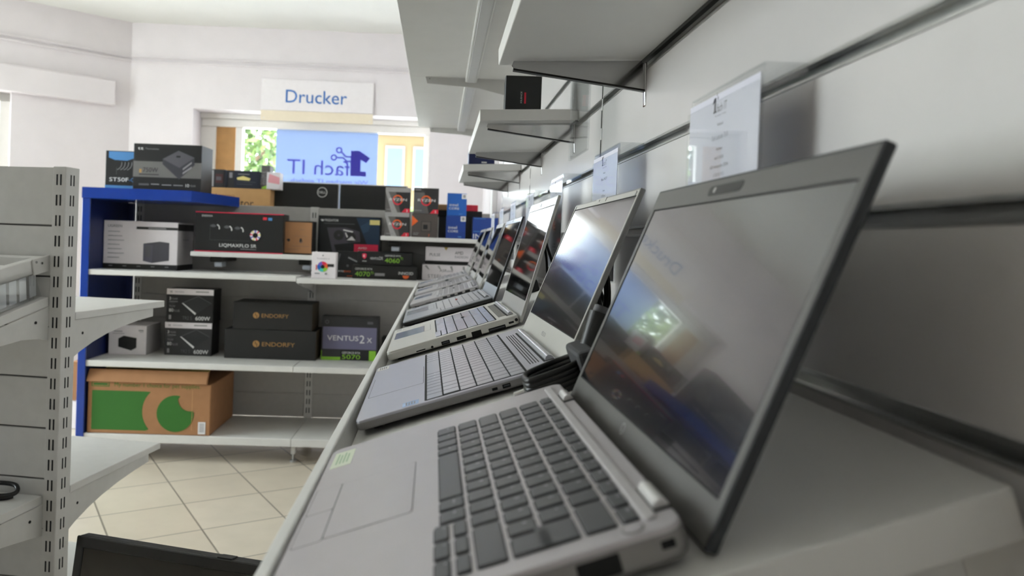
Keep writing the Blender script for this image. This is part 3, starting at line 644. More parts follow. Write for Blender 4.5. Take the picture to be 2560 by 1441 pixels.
# ------------------------------------------------------------------ printed boxes
def box(name, label, cat, group, x, y, z, w, d, h, body, items=(), yaw=0.0, top=None, side=None, r=.0015, right=()):
    """x: left end of the front face, y: front face, z: bottom. items are given as fractions of the front face (u from the left, v from the top)."""
    b = MB(); b.rbox(0, w, 0, d, 0, h, body, r, 1)
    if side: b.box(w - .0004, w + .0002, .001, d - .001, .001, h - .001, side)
    if top: b.box(.001, w - .001, .001, d - .001, h - .0004, h + .0002, top)
    o = b.build(name, loc=(x, y, z + .0006), rot=(0, 0, yaw)); tag(o, label, cat, group)
    def paint(items, P, W, H, nm):
        if not items: return
        b = MB(); lay = [0]
        for it in items:
            lay[0] += 1; q = .0004 + .00018 * lay[0]; k = it[0]
            if k == 'r': _, u0, v0, u1, v1, m = it; b.face([P(a * W, (1 - c) * H, q) for a, c in ((u0, v1), (u1, v1), (u1, v0), (u0, v0))], m)
            elif k == 'p': b.face([P(a * W, (1 - c) * H, q) for a, c in it[1]], it[2])
            elif k == 't':
                _, s, u, v, hh, m, al = it[:7]; wd = it[7] * W if len(it) > 7 and it[7] else None
                X, Y, Z = P(1, 0, 0) - P(0, 0, 0), P(0, 1, 0) - P(0, 0, 0), P(u * W, (1 - v) * H, q)
                if len(it) > 8: a = math.radians(it[8]); X, Y = X * math.cos(a) + Y * math.sin(a), Y * math.cos(a) - X * math.sin(a)
                N = X.cross(Y); Mt = Matrix((X, Y, N)).transposed().to_4x4(); Mt.translation = Z
                b.text(s, Mt, m, height=hh * H, width=wd, align=al)
            elif k == 'o':          # ring / disc: centre, outer radius, inner radius (of the height), start, end
                _, u, v, r1, r0, m = it[:6]; a0, a1 = it[6:8] if len(it) > 6 else (0, 360); n = 28
                for i in range(n):
                    a, c = math.radians(a0 + (a1 - a0) * i / n), math.radians(a0 + (a1 - a0) * (i + 1) / n)
                    b.face([P(u * W + rr * H * math.cos(t), (1 - v) * H + rr * H * math.sin(t), q) for rr, t in ((r0, a), (r1, a), (r1, c), (r0, c))], m)
        b.build(nm, o)
    paint(items, lambda a, c, q: Vector((a, -q, c)), w, h, 'printed_front')
    paint(right, lambda a, c, q: Vector((w + q, a, c)), d, h, 'printed_side')
    return o
BK = mat('carton_black', '0f0f10', .45, noise=.05); BK2 = mat('carton_soft_black', '181614', .6, noise=.05); WT = mat('carton_white', 'e9e2e4', .5, noise=.02)
GR = mat('carton_grey', '5f5c5a', .5, noise=.04); GRL = mat('carton_light_grey', '9c9a99', .5); GRD = mat('carton_dark_grey', '2d2c2d', .5, noise=.04)
W8 = mat('print_white', 'e6e4e4', .5); W5 = mat('print_grey', '8f8d90', .5); W3 = mat('print_dim_grey', '5b5a5e', .5); GRN = mat('print_green', '8fc93a', .5); GRND = mat('print_dark_green', '2e6b28', .6)
ORG = mat('print_orange', 'e8672e', .5); REDP = mat('print_red', 'd8243c', .5); PINK = mat('print_pink_red', 'e02a50', .5); BLU = mat('print_blue', '1f5fb4', .4); BLUD = mat('print_deep_blue', '1d3f8c', .4); BRZ = mat('print_bronze', 'a87c46', .5)
LBL = mat('print_light_blue', '4b86c0', .5); YEL = mat('print_yellow', 'e8d88c', .5); BKP = mat('print_black', '161618', .5); CARDG = mat('print_card_green', '2d6a1e', .7); PUR = mat('print_purple', '6f58b8', .5); VIO = mat('print_slate', '6f6c86', .5); TEAL = mat('print_navy', '1c3550', .5)
ZB, ZL, ZML, ZMR, ZW, ZR, ZT = -1.01, -.645, -.1925, -.2015, -.0885, .0265, .2145

# ---- gondola shelving across the far end of the aisle
def gondola():
    t = thing('gondola_shelving', 'white gondola shelving full of product boxes with a blue end frame', 'shelving', (-.70, 4.06, FLOOR))
    O = Vector((-.70, 4.06, FLOOR))
    def put(b, n, p=t): return b.build(n, p, loc=-O if p is t else None)
    YB = 4.30; XL, XC, XR = -1.675, -.705, .262
    for x in (XL, XC, XR):
        b = MB(); b.rbox(x - .022, x + .022, YB - .003, YB + .06, FLOOR, .176, GREYC, .002, 1); p = put(b, 'post')
        b = MB()
        for k in range(23):
            for s in (-.0075, .0075): b.box(x + s - .0025, x + s + .0025, YB - .0042, YB, -.985 + .05 * k, -.955 + .05 * k, SLOT)
        put(b, 'slot_pattern', p)
    for x0, x1 in ((XL, XC), (XC, XR)):
        b = MB(); zs = [-1.01, -.876, -.742, -.608, -.474, -.340, -.206, -.072, .062, .174]
        for i in range(len(zs) - 1): b.rbox(x0 + .0225, x1 - .0225, YB, YB + .02, zs[i] + .0012, zs[i + 1] - .0012, GPAN, .0015, 1)
        b.box(x0 + .0225, x1 - .0225, YB + .004, YB + .018, -1.0, .17, GPAN); put(b, 'back_panel')
    YF = 3.82
    def board(x0, x1, yf, z, th=.030, br=True, nm='shelf', yb=YB - .004):
        b = MB(); b.rbox(x0 + .001, x1 - .001, yf, yb, z - th, z, WMET, .003, 2); s = put(b, nm)
        if br:
            for x in (x0 + .012, x1 - .012):
                b = MB(); b.prism([(yf + .10, z - th), (YB - .004, z - th), (YB - .004, z - th - .085), (YB - .10, z - th - .06), (yf + .12, z - th - .02)], 'x', x - .0015, x + .0015, GREYC); put(b, 'bracket', s)
    board(-1.755, XC, YF, ZB, .04, False, 'base_shelf'); board(XC, XR, YF, ZB, .04, False, 'base_shelf')
    board(-1.755, XC, YF, ZL); board(XC, XR, YF, ZL)
    board(-1.77, XC, YF, ZML, .026); board(XC, XR, YF, ZMR, .026)
    board(-1.277, -.640, 3.95, ZW, .024, False, 'small_shelf', 4.165); board(-.3035, .262, 3.95, ZR, .022, False, 'small_shelf')
    for x, z in ((-1.16, ZW), (-.70, ZW), (-.235, ZR), (.234, ZR)):
        b = MB(); b.rbox(x - .03, x + .03, 4.0, YB - .004, z - .052, z - .026, DSTEEL, .003, 1); b.rbox(x - .012, x + .028, 4.02, 4.10, z - .078, z - .053, mat('clamp_grey', 'b7bcc4', .3), .003, 1); put(b, 'shelf_clamp')
    for x in (XC, -1.70, XR - .03):
        b = MB(); b.cyl((x, 3.90, FLOOR), (x, 3.90, FLOOR + .008), .018, ALU, 16); b.cyl((x, 3.90, FLOOR + .008), (x, 3.90, FLOOR + .05), .006, ALU, 12); b.rbox(x - .011, x + .011, 3.885, 3.915, FLOOR + .04, ZB - .04, WMET, .002, 1); put(b, 'foot')
    # kick strip recessed under the base
    b = MB(); b.box(-1.70, XR, YB - .03, YB, FLOOR + .06, ZB - .04, GREYC); put(b, 'base_rail')
    # blue end frame
    b = MB(); b.rbox(-1.768, -1.731, YF, YB - .004, FLOOR, .1595, NAVY, .002, 1); b.rbox(-1.770, -1.7305, YF - .006, YF, FLOOR, .1595, BLUE, .002, 1); b.rbox(-1.7315, XL - .0225, YB - .03, YB - .0045, FLOOR, .159, NAVY, .001, 1); put(b, 'blue_end_panel')
    b = MB(); b.prism([(-1.772, YF - .008), (-1.235, YF - .008), (-1.125, YB - .004), (-1.772, YB - .004)], 'z', .160, .2145, BLUE); put(b, 'blue_top')
    # rear half of the gondola (seen only over the top): one shelf for the screens
    b = MB(); b.rbox(-1.30, XR, YB + .062, 4.95, .02, .045, WMET, .003, 1); put(b, 'rear_shelf')
    for x in (-1.28, XC, XR - .03):
        b = MB(); b.box(x - .0015, x + .0015, YB + .062, 4.9, FLOOR + .9, .019, GREYC); put(b, 'rear_bracket')
gondola()

# ---- bottom row: the big carton
def pet_carton():
    w, d, h = .608, .43, .255; x, y = -1.722, 3.832
    o = box('carton', 'large brown carton with green crescent print and open flaps on the bottom shelf', 'box', None, x, y, ZB, w, d, h, CARD, [
        ('p', [(.035, .16), (.475, .16)] + [(.655 - .21 * math.cos(math.radians(t)), .545 - .52 * math.sin(math.radians(t))) for t in range(47, -48, -9)] + [(.475, .93), (.035, .93)], CARDG),
        ('t', 'My number 1 choice for pet supplies.', .215, .075, .085, CARDG, 'l', .70), ('r', .03, -.01, .175, .085, CARDG), ('r', .037, .005, .168, .07, CARD), ('r', .045, .018, .16, .058, CARDG),
        ('p', [(.715 + .151 * math.cos(math.radians(t)), .58 - .36 * math.sin(math.radians(t))) for t in range(75, 372, 9)] + [(.835 + .100 * math.cos(math.radians(t)), .28 - .245 * math.sin(math.radians(t))) for t in range(283, 182, -9)], CARDG), ('r', .85, .10, .853, .9, CARDL),
        ('r', .905, .73, .965, .97, W8)] + [('r', .915 , .76 + .03 * k, .955, .775 + .03 * k, W5) for k in range(6)], r=.003)
    b = MB()     # flaps pushed up against the shelf above, open top
    b.prism([(0, h), (-.012, h + .005), (.02, h + .062), (.035, h + .060), (.006, h)], 'x', -.004, w - .02, CARD)
    b.prism([(.06, h - .001), (.055, h + .002), (.16, h + .062), (.17, h + .058)], 'x', .03, w - .05, mat('carton_inside', 'c4b06a', .8)); b.build('flap', o)
pet_carton()
# ---- lower row
box('network_storage_box', 'small white box printed with a black device, left end of the lower shelf', 'box', None, -1.712, 4.03, ZL, .196, .20, .154, WT, [
    ('p', [(.26, .46), (.40, .36), (.74, .43), (.74, .76), (.60, .86), (.26, .74)], BKP), ('r', .14, .20, .36, .225, W5), ('r', .10, .28, .42, .295, W5), ('r', .79, .15, .92, .19, W5), ('r', .82, .22, .92, .235, W5)], side=mat('carton_white_shaded', 'b9b4b4', .5))  # right side is a darkened copy of the white, shade put into the colour
def psu(x, z, lbl, dusty):
    b = GRD if dusty else BK
    box('power_supply_box', lbl, 'box', 'black 600 watt boxes on the lower shelf', x, 4.06, z, .246, .14, .1745, b, [
        ('r', 0, 0, 1, .175, WT), ('t', 'tt', .07, .125, .085, BKP, 'l'), ('t', 'thermaltake', .17, .115, .06, W5, 'l', .2), ('r', .62, .06, .90, .10, GRL),
        ('t', '3', .06, .34, .09, W8, 'l'), ('t', 'YEAR', .10, .335, .06, W5, 'l'), ('r', .06, .38, .24, .40, W5), ('r', .06, .43, .18, .445, W3), ('t', 'TÜV', .06, .565, .07, W5, 'l'), ('t', '80', .06, .70, .10, W8, 'l'), ('t', 'PLUS', .145, .70, .07, W5, 'l'),
        ('r', .06, .80, .11, .93, W5), ('t', '600W', .94, .94, .125, W8, 'r', .31), ('t', 'TR2 S', .55, .93, .11, W3, 'r', .2),
        ('p', [(.33, .43), (.68, .20), (.97, .42), (.62, .78)], mat('print_charcoal', '232426', .4)), ('p', [(.33, .43), (.36, .43), (.64, .73), (.62, .78)], W8), ('p', [(.33, .43), (.68, .20), (.68, .215), (.345, .435)], W3), ('p', [(.68, .20), (.97, .42), (.955, .425), (.68, .215)], W3)], side=b)
psu(-1.432, ZL, 'lower of two stacked black and white 600W boxes, scuffed front', True); psu(-1.428, ZL + .178, 'upper of two stacked black and white 600W boxes', False)
for (x, z, w, l) in ((-1.106, ZL, .478, 'lower wider black carton with bronze lettering, under its twin'), (-1.066, ZL + .1565, .415, 'upper narrower black carton with bronze lettering, on top of its twin')):
    box('cooler_box', l, 'box', 'black cartons with bronze lettering', x, 4.02, z, w, .21, .1545 if z == ZL else .142, BK2, [
        ('t', 'ENDORFY', .41 if z == ZL else .36, .56, .15, BRZ, 'l', .36 if z == ZL else .34), ('o', .345 if z == ZL else .29, .485, .115, 0, BRZ), ('r', .333 if z == ZL else .277, .40, .341 if z == ZL else .285, .50, BK2), ('r', .349 if z == ZL else .295, .46, .357 if z == ZL else .303, .58, BK2)], yaw=-.004, side=mat('carton_edge_brown', '3a2f1e', .7))
box('graphics_card_box', 'tall dark box with violet band and green base strip on the lower shelf', 'box', None, -.607, 4.07, ZL, .302, .085, .233, GRD, [
    ('r', .02, .24, .97, .75, VIO), ('r', .0, .93, .34, 1, GRN), ('r', 0, .78, .012, 1, GRN), ('r', .34, .77, .845, 1, BKP), ('r', .845, .77, .965, 1, GRN), ('t', 'VENTUS', .10, .55, .12, W8, 'l', .55), ('t', '2', .67, .60, .19, W8, 'l'), ('t', 'X', .80, .585, .12, W8, 'l'),
    ('t', 'GEFORCE RTX', .37, .85, .05, W8, 'l', .32), ('t', '5070', .37, .97, .105, GRN, 'l', .32), ('o', .09, .13, .045, .028, W3), ('r', .80, .10, .90, .16, W3)], side=BK)
box('small_black_box', 'small black box half hidden behind the laptops on the lower shelf', 'box', None, -.288, 4.10, ZL, .12, .10, .125, BK)
# ---- middle row
box('network_storage_box', 'wide white box printed with a grey two-bay device on the middle shelf', 'box', None, -1.7275, 3.97, ZML, .378, .25, .248, WT, [
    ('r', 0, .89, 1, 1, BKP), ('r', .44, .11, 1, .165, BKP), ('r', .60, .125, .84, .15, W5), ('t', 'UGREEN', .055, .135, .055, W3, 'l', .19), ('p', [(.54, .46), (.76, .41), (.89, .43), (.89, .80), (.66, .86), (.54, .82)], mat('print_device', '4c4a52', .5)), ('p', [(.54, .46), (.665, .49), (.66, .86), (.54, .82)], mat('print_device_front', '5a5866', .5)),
    ('r', .565, .50, .64, .74, W3)] + [('r', .06, .22 + .09 * k, .22 + .03 * (k % 3), .232 + .09 * k, W5) for k in range(7)] + [('r', .08 + .19 * k, .93, .13 + .19 * k, .945, W5) for k in range(5)], side=mat('carton_white_shaded', 'b9b4b4', .5),
    right=[('r', 0, .89, 1, 1, BKP), ('r', 0, .03, 1, .17, BKP), ('r', .3, .35, .7, .37, W5)])
box('liquid_cooler_box', 'wide black box with red edges, three fan rings and a striped light ring', 'box', None, -1.272, 4.0, ZW, .458, .14, .208, BK, [
    ('r', 0, 0, 1, .022, PINK), ('r', 0, .978, 1, 1, PINK), ('t', 'ENERMAX', .075, .125, .05, W8, 'l', .12), ('o', .205, .40, .09, .02, W3, 30, 150), ('o', .36, .42, .09, .02, W3, 30, 150), ('o', .48, .44, .09, .02, W3, 30, 150), ('o', .235, .40, .10, .075, W8, -20, 70), ('o', .375, .43, .10, .075, W8, -20, 70), ('o', .505, .45, .10, .075, W8, -20, 70),
    ('r', .17, .31, .172, .70, W3), ('r', .17, .70, .62, .705, W3), ('t', 'LIQMAXFLO SR', .28, .865, .085, W8, 'l', .42), ('r', .52, .905, .70, .918, W5), ('r', .765, .09, .81, .16, REDP), ('r', .825, .10, .87, .17, LBL)] +
    [('o', .685, .555, .13, .065, (YEL, W8, PINK, W8, PUR, W8)[k % 6], k * 20, k * 20 + 20) for k in range(18)], side=BK)
box('brown_box', 'small brown kraft box with dark edges beside the black box with fan rings', 'box', None, -.818, 4.04, ZW, .150, .12, .178, BK2, [('r', .03, .04, .97, .96, CARD), ('o', .16, .59, .055, 0, BKP, 0, 180), ('r', .13, .58, .2, .62, BKP), ('o', .6, .6, .05, .035, W3), ('r', .40, .45, .80, .455, W3), ('r', .55, .25, .72, .256, W3), ('r', .3, .75, .9, .756, W3), ('r', .56, .52, .62, .62, BKP), ('r', .1, .84, .5, .846, W3)])
box('graphics_card_box', 'tall black and navy box with a red lettered patch, behind the flat black boxes', 'box', None, -.664, 4.195, ZMR, .343, .09, .330, mat('carton_blue_black', '0d1014', .4, noise=.05), [
    ('p', [(.60, .02), (.98, .02), (.98, .56), (.80, .50)], TEAL), ('p', [(.67, .16), (.86, .04), (.80, .24), (.72, .28)], mat('print_steel_blue', '2c4a66', .5)), ('t', 'PREDATOR', .10, .095, .04, W8, 'l', .22), ('p', [(.03, .06), (.055, .10), (.06, .085), (.075, .10), (.09, .06), (.075, .07), (.06, .06), (.045, .07)], W8), ('r', .09, .125, .58, .135, W3),
    ('p', [(.14, .20), (.44, .19), (.66, .25), (.68, .42), (.26, .48), (.30, .60), (.24, .61)], mat('print_card_body', '4a4650', .4)), ('o', .33, .32, .085, .02, GRD), ('o', .52, .35, .085, .02, GRD), ('p', [(.40, .22), (.56, .25), (.55, .27), (.40, .24)], W8), ('p', [(.46, .40), (.54, .33), (.60, .40)], W8), ('p', [(.44, .27), (.48, .34), (.46, .36), (.43, .28)], W8),
    ('r', .58, .46, .965, .71, PINK), ('t', 'AMD', .645, .54, .035, W8, 'l', .14), ('t', 'RADEON', .645, .605, .04, W8, 'l', .26), ('t', 'RX 7600', .645, .66, .03, W8, 'l', .18), ('r', .82, .05, .98, .13, YEL), ('r', -.0, .625, .17, .70, PINK), ('t', '8GB', .05, .68, .035, W8, 'l'), ('r', .2, .675, .46, .685, W3)])
box('case_fan_box', 'small white box printed with a rainbow ring fan', 'box', None, -.6385, 3.862, ZMR, .122, .07, .133, WT, [('o', .46, .55, .20, .07, c, a, a + 61) for c, a in ((PUR, 100), (PINK, 40), (ORG, -20), (GRN, -80), (mat('print_cyan', '3fb8b0', .5), -140), (BLU, 160))] + [('o', .46, .55, .07, 0, BKP), ('r', .18, .48, .22, .68, REDP), ('t', 'FUSION 4', .23, .27, .05, W5, 'l', .5), ('o', .46, .12, .025, 0, W3), ('r', .66, .44, .92, .55, GRD), ('r', .14, .79, .34, .83, W5), ('r', .56, .78, .65, .85, W5)])
box('solid_state_drive_box', 'black box with small white and orange lettering beside the white fan box', 'box', None, -.538, 4.06, ZMR, .11, .03, .139, BK, [('p', [(.55, .20), (.98, .36), (.96, .41), (.53, .26)], W5), ('p', [(.10, .10), (.18, .1), (.08, .42), (.02, .42)], W3), ('o', .52, .55, .05, 0, W3), ('t', '970', .06, .80, .07, W8, 'l', .28), ('t', 'EVO', .36, .80, .07, ORG, 'l', .32), ('r', .5, .93, .8, .945, ORG)])
box('graphics_card_box', 'flat black box with green 4070 digits, underneath another flat box', 'box', 'flat black graphics card boxes', -.447, 4.0, ZMR, .335, .185, .0715, BK2, [('t', 'GEFORCE RTX', .04, .36, .15, W8, 'l', .27), ('t', '4070', .04, .83, .36, GRN, 'l', .235), ('t', 'Ti', .285, .66, .2, GRN, 'l'), ('r', .35, .56, .505, .77, W5), ('t', 'INNO3D', .72, .62, .22, W8, 'l', .23), ('o', .835, .68, .24, .0, ORG, 180, 360)], side=BK)
box('graphics_card_box', 'flat black box with green 4060 digits and red shield, on top of another flat box', 'box', 'flat black graphics card boxes', -.424, 4.01, ZMR + .0735, .287, .175, .0695, BK, [('t', 'GEFORCE RTX', .50, .33, .13, W8, 'l', .29), ('t', '4060', .50, .80, .36, GRN, 'l', .27), ('t', 'Ti', .78, .55, .2, GRN, 'l'), ('p', [(.085, .2), (.125, .14), (.165, .2), (.16, .45), (.125, .58), (.09, .45)], PINK), ('o', .125, .34, .09, .04, W8, 60, 300), ('t', 'msi', .09, .78, .14, W8, 'l', .075), ('t', 'VENTUS', .23, .60, .19, W8, 'l', .16), ('t', '2X', .395, .60, .26, W8, 'l', .07)], side=BK)
box('motherboard_box', 'white box with grey marbled print and grey capitals, under the flat white box', 'box', 'white boxes behind the far laptops', -.084, 4.06, ZMR, .26, .20, .086, WT, [('t', 'ASRock', .36, .45, .17, W3, 'l', .28), ('t', 'STEEL LEGEND', .12, .83, .22, W5, 'l', .78)] + [('p', [(.05 + .13 * k, .1), (.09 + .13 * k, .06), (.16 + .12 * k, .36), (.12 + .12 * k, .3)], GRL) for k in range(0, 7, 2)])
box('graphics_card_box', 'flat white box with a gold diamond on top of the marbled white box', 'box', 'white boxes behind the far laptops', -.068, 4.05, ZMR + .1015, .27, .19, .078, WT, [('t', 'PULSE', .08, .62, .2, W3, 'l', .21), ('t', 'AMD', .58, .46, .22, BKP, 'l', .16), ('t', 'RADEON', .58, .72, .17, W5, 'l', .26), ('p', [(.36, .0), (.44, .0), (.40, .22)], mat('print_gold', 'b79a3c', .5)), ('r', 0, .94, 1, 1, BKP)])
box('flat_black_tray', 'thin black tray between the two white boxes', 'tray', None, -.070, 4.055, ZMR + .0865, .27, .19, .0145, BK)
# ---- small upper shelf on the right: processor boxes
def ryzen(x, z, w, h, digit, lbl, pale):
    it = [('p', [(0, .18), (.42, .18), (.62, 1), (0, 1)], GR), ('p', [(.0, .18), (.12, .18), (.50, 1), (.26, 1)], GRL if pale else W3)]
    if pale: it += [('r', 0, 0, 1, .18, GRL), ('r', .08, .06, .30, .09, W5)]
    else: it += [('r', .06, .05, .28, .10, W5)]
    it += [('o', .50, .50, .205, .15, ORG, -40, 150), ('o', .50, .50, .205, .15, REDP, 150, 320), ('t', 'RYZEN', .17, .535, .105, W8, 'l', .70), ('p', [(.67, 1), (.80, .84), (1, .84), (1, 1)], REDP if digit != '2' else ORG), ('t', digit, .86, .975, .105, W8, 'l'), ('r', .06, .88, .34, .905, W5)]
    box('processor_box', lbl, 'box', 'grey processor boxes on the small upper shelf', x, 4.0, z, w, .10, h, GRD, it, side=BK)
ryzen(-.286, ZR, .127, .1255, '3', 'grey box with orange ring and pale top band, lower left of the processor boxes', True); ryzen(-.288, ZR + .1262, .129, .130, '3', 'grey box with orange ring and pale top band, upper left of the processor boxes', True)
ryzen(-.140, ZR + .1262, .131, .133, '5', 'dark grey box with orange ring and red corner numbered 5, no pale band', False)
box('processor_box', 'dark brown-grey box with a chip picture and orange triangle', 'box', 'grey processor boxes on the small upper shelf', -.145, 4.0, ZR, .136, .10, .1255, mat('carton_umber', '4f4844', .5, noise=.03), [('p', [(0, .10), (.24, .33), (0, .55)], ORG), ('r', .36, .33, .74, .76, GRD), ('r', .385, .355, .715, .735, mat('print_umber', '5d5550', .5)), ('r', .44, .47, .61, .66, BKP), ('t', 'AMD', .06, .86, .06, W5, 'l', .22), ('r', .06, .88, .24, .905, W5), ('t', '7', .64, .97, .11, ORG, 'l')])
def intel(x, z, h, lbl, m):
    box('processor_box', lbl, 'box', 'blue processor boxes on the small upper shelf', x, 4.02, z, .103, .09, h, m, [('r', .74, .02, 1.0, .245, W8), ('r', .80, .06, .94, .20, GRL), ('t', 'intel', .12, .58, .13, W8, 'l', .44), ('t', 'CORE', .10, .73, .105, W8, 'l', .52), ('r', .62, .90, .80, .95, mat('print_mid_blue', '4a7cc0', .5))])
intel(.035, ZR, .1205, 'deep blue box with white corner square, underneath its brighter twin', BLUD); intel(.037, ZR + .1212, .118, 'bright blue box with white corner square, on top of the deeper blue one', BLU)
box('processor_box', 'wide dark blue box with large white capitals, right end of the small upper shelf', 'box', 'blue processor boxes on the small upper shelf', .176, 4.03, ZR, .135, .09, .1165, BLUD, [('r', .05, .04, .5, .065, LBL), ('t', 'INTEL', .03, .97, .23, W8, 'l', .9), ('r', .04, .63, .3, .66, LBL)])
box('grey_box', 'plain dark grey box filling the back of the small upper shelf', 'box', None, -.005, 4.14, ZR, .26, .12, .118, GRD)
box('black_box', 'flat black box on top of the plain grey box, under the red one', 'box', None, -.02, 4.13, ZR + .1185, .25, .13, .034, BK2)
box('red_box', 'flat red box on top of the flat black box', 'box', None, .125, 4.15, ZR + .153, .082, .10, .034, REDP)
box('kraft_box', 'small kraft-coloured box behind the processor boxes', 'box', None, -.02, 4.15, ZR + .153, .06, .09, .032, CARDL)
# ---- on the blue top
box('computer_case_box', 'black and light blue box with curved line print on the blue shelf top', 'box', None, -1.712, 3.93, ZT, .155, .30, .196, BK, [('r', .10, .02, .92, .18, LBL), ('p', [(.10, .18), (.92, .18), (.7, .25), (.3, .24)], LBL), ('r', 0, .9, 1, 1, LBL), ('t', 'ST50F', .14, .795, .105, W8, 'l', .62), ('t', '-C', .78, .795, .105, LBL, 'l')] + [('o', .30 + .11 * k, .32, .19, .175, W5, -70, 10) for k in range(4)] + [('r', .36, .43, .37, .62, W3)])
box('power_supply_box', 'black box with grey band and pictured power unit on the blue shelf top', 'box', None, -1.560, 3.90, ZT, .345, .17, .235, BK, [('r', 0, .38, 1, .72, mat('print_band_grey', '6a6866', .5)), ('t', 'tt', .06, .135, .07, W8, 'l', .085), ('t', 'Thermaltake', .17, .125, .035, W5, 'l', .2), ('t', '750W', .145, .61, .10, BKP, 'l', .22), ('r', .09, .55, .125, .63, mat('print_gold_square', 'b08a50', .5)), ('r', .09, .655, .38, .672, BKP),
    ('p', [(.43, .32), (.66, .13), (.90, .27), (.90, .43), (.68, .75), (.43, .43)], mat('print_unit', '3a3940', .4)), ('p', [(.43, .32), (.66, .13), (.90, .27), (.68, .50)], mat('print_unit_top', '55545b', .4)), ('r', .63, .24, .69, .28, BKP), ('p', [(.73, .51), (.86, .36), (.86, .40), (.73, .55)], W5), ('p', [(.73, .60), (.86, .46), (.86, .50), (.73, .64)], W5),
    ('r', .09, .86, .24, .90, W3), ('r', .27, .86, .39, .88, W5), ('r', .43, .87, .57, .89, W5), ('r', .60, .87, .74, .89, W5), ('t', '10', .78, .91, .07, W8, 'l'), ('t', 'YEAR', .84, .90, .04, W5, 'l')], yaw=-.03)
# ---- behind, over the top of the gondola
ZRS = .0455
def monitor(x, lbl):
    t = thing('monitor', lbl, 'monitor', (x, 4.62, ZRS), 0, 'black monitors seen from behind')
    sil = silver('monitor_rim', 'c9c9c8', .35)
    b = MB(); b.rbox(0, .40, .006, .03, .02, .288, BK, .004, 2); b.build('rear_shell', t)
    b = MB(); b.rbox(-.006, .406, .018, .036, .014, .294, sil, .004, 2); b.build('bezel', t)
    b = MB(); b.box(.006, .394, .0362, .0366, .026, .282, DK); b.build('screen', t)
    b = MB()
    for i in range(36):
        a, c = 2 * PI * i / 36, 2 * PI * (i + 1) / 36
        b.face([(.306 + r * math.cos(q), .0055, .236 + r * math.sin(q)) for r, q in ((.027, a), (.0305, a), (.0305, c), (.027, c))], W8)
    b.text('DELL', Matrix.Translation((.306, .0055, .229)) @ Matrix.Rotation(PI / 2, 4, 'X'), W8, height=.015, width=.046, align='c'); b.build('logo', t)
    b = MB(); b.rbox(.17, .23, -.03, .005, 0.0, .12, BK, .003, 1); b.build('stand_neck', t)
    b = MB(); b.rbox(.10, .30, -.06, .10, 0, .012, BK, .004, 2, rz=.02); b.build('stand_base', t)
monitor(-1.022, 'black monitor back with a round white logo, left of the pair behind the gondola'); monitor(-.607, 'black monitor back half hidden by the processor boxes, right of the pair behind the gondola')
box('monitor_carton', 'tan cardboard monitor carton with dark lettering standing behind the blue shelf top', 'box', None, -1.352, 4.50, ZRS, .352, .115, .233, CARDL, [('t', 'Lenovo', .10, .22, .075, mat('print_tan', '8a6238', .7), 'l', .31), ('t', 'monitor', .17, .46, .20, BKP, 'l', .56), ('r', 0, .985, 1, 1, CARD)])
for i, (x, w, h, m, c, l) in enumerate(((-1.372, .098, .107, GRD, W8, 'dark box with white spine, leftmost of the small boxes on the tan carton'), (-1.266, .185, .105, mat('carton_navy', '1e2433', .5), YEL, 'dark navy box with a yellow splash on the tan carton'), (-1.074, .050, .143, GR, W8, 'narrow grey box with vertical white lettering on the tan carton'))):
    it = [[('r', .05, .05, .35, .95, GRL), ('r', .45, .25, .9, .75, mat('print_maroon', '4a2a2a', .5)), ('r', .5, .4, .8, .6, W3)], [('r', 0, 0, .22, 1, GRD), ('r', .06, .12, .16, .42, W5), ('p', [(.30, .40), (.50, .30), (.74, .42), (.70, .55), (.32, .52)], YEL), ('r', .34, .18, .7, .22, W5), ('r', .3, .62, .9, .64, W3), ('r', .3, .75, .8, .77, W3)], [('t', 'B550M K', .72, .80, .30, W5, 'l', 1.65, 90), ('p', [(.1, .9), (.9, .8), (.9, .98), (.1, .98)], GRN)]][i]
    box('component_box', l, 'box', 'small boxes on the tan carton', x + .004 * i, 4.52 + .012 * i, ZRS + .2342, w, .095, h, m, it)
box('component_box', 'white box with pink print at the right end of the tan carton', 'box', 'small boxes on the tan carton', -1.023, 4.50, ZRS + .2342, .075, .10, .10, WT, [('p', [(.2, .1), (1, .3), (1, .7), (.1, .6)], mat('print_pale_pink', 'f0a8b0', .6))])
# ---- boxes on the small wall shelves
box('accessory_box', 'small black cube box with a red bar on the wall shelf', 'box', None, .124, 1.55, .2755, .074, .08, .071, BK, [('t', 'XILENCE', .47, .80, .045, W8, 'l', .33, 90), ('r', .53, .48, .58, .80, REDP)], yaw=-.05, right=[('r', .25, .62, .85, .97, W5), ('r', .35, .20, .42, .24, W8), ('r', .6, .26, .67, .30, W8)])
box('navy_box', 'small navy blue box on the farthest small wall shelf', 'box', None, .092, 2.62, .2755, .09, .085, .048, NAVY, [('r', .5, .8, .7, .9, W8)])

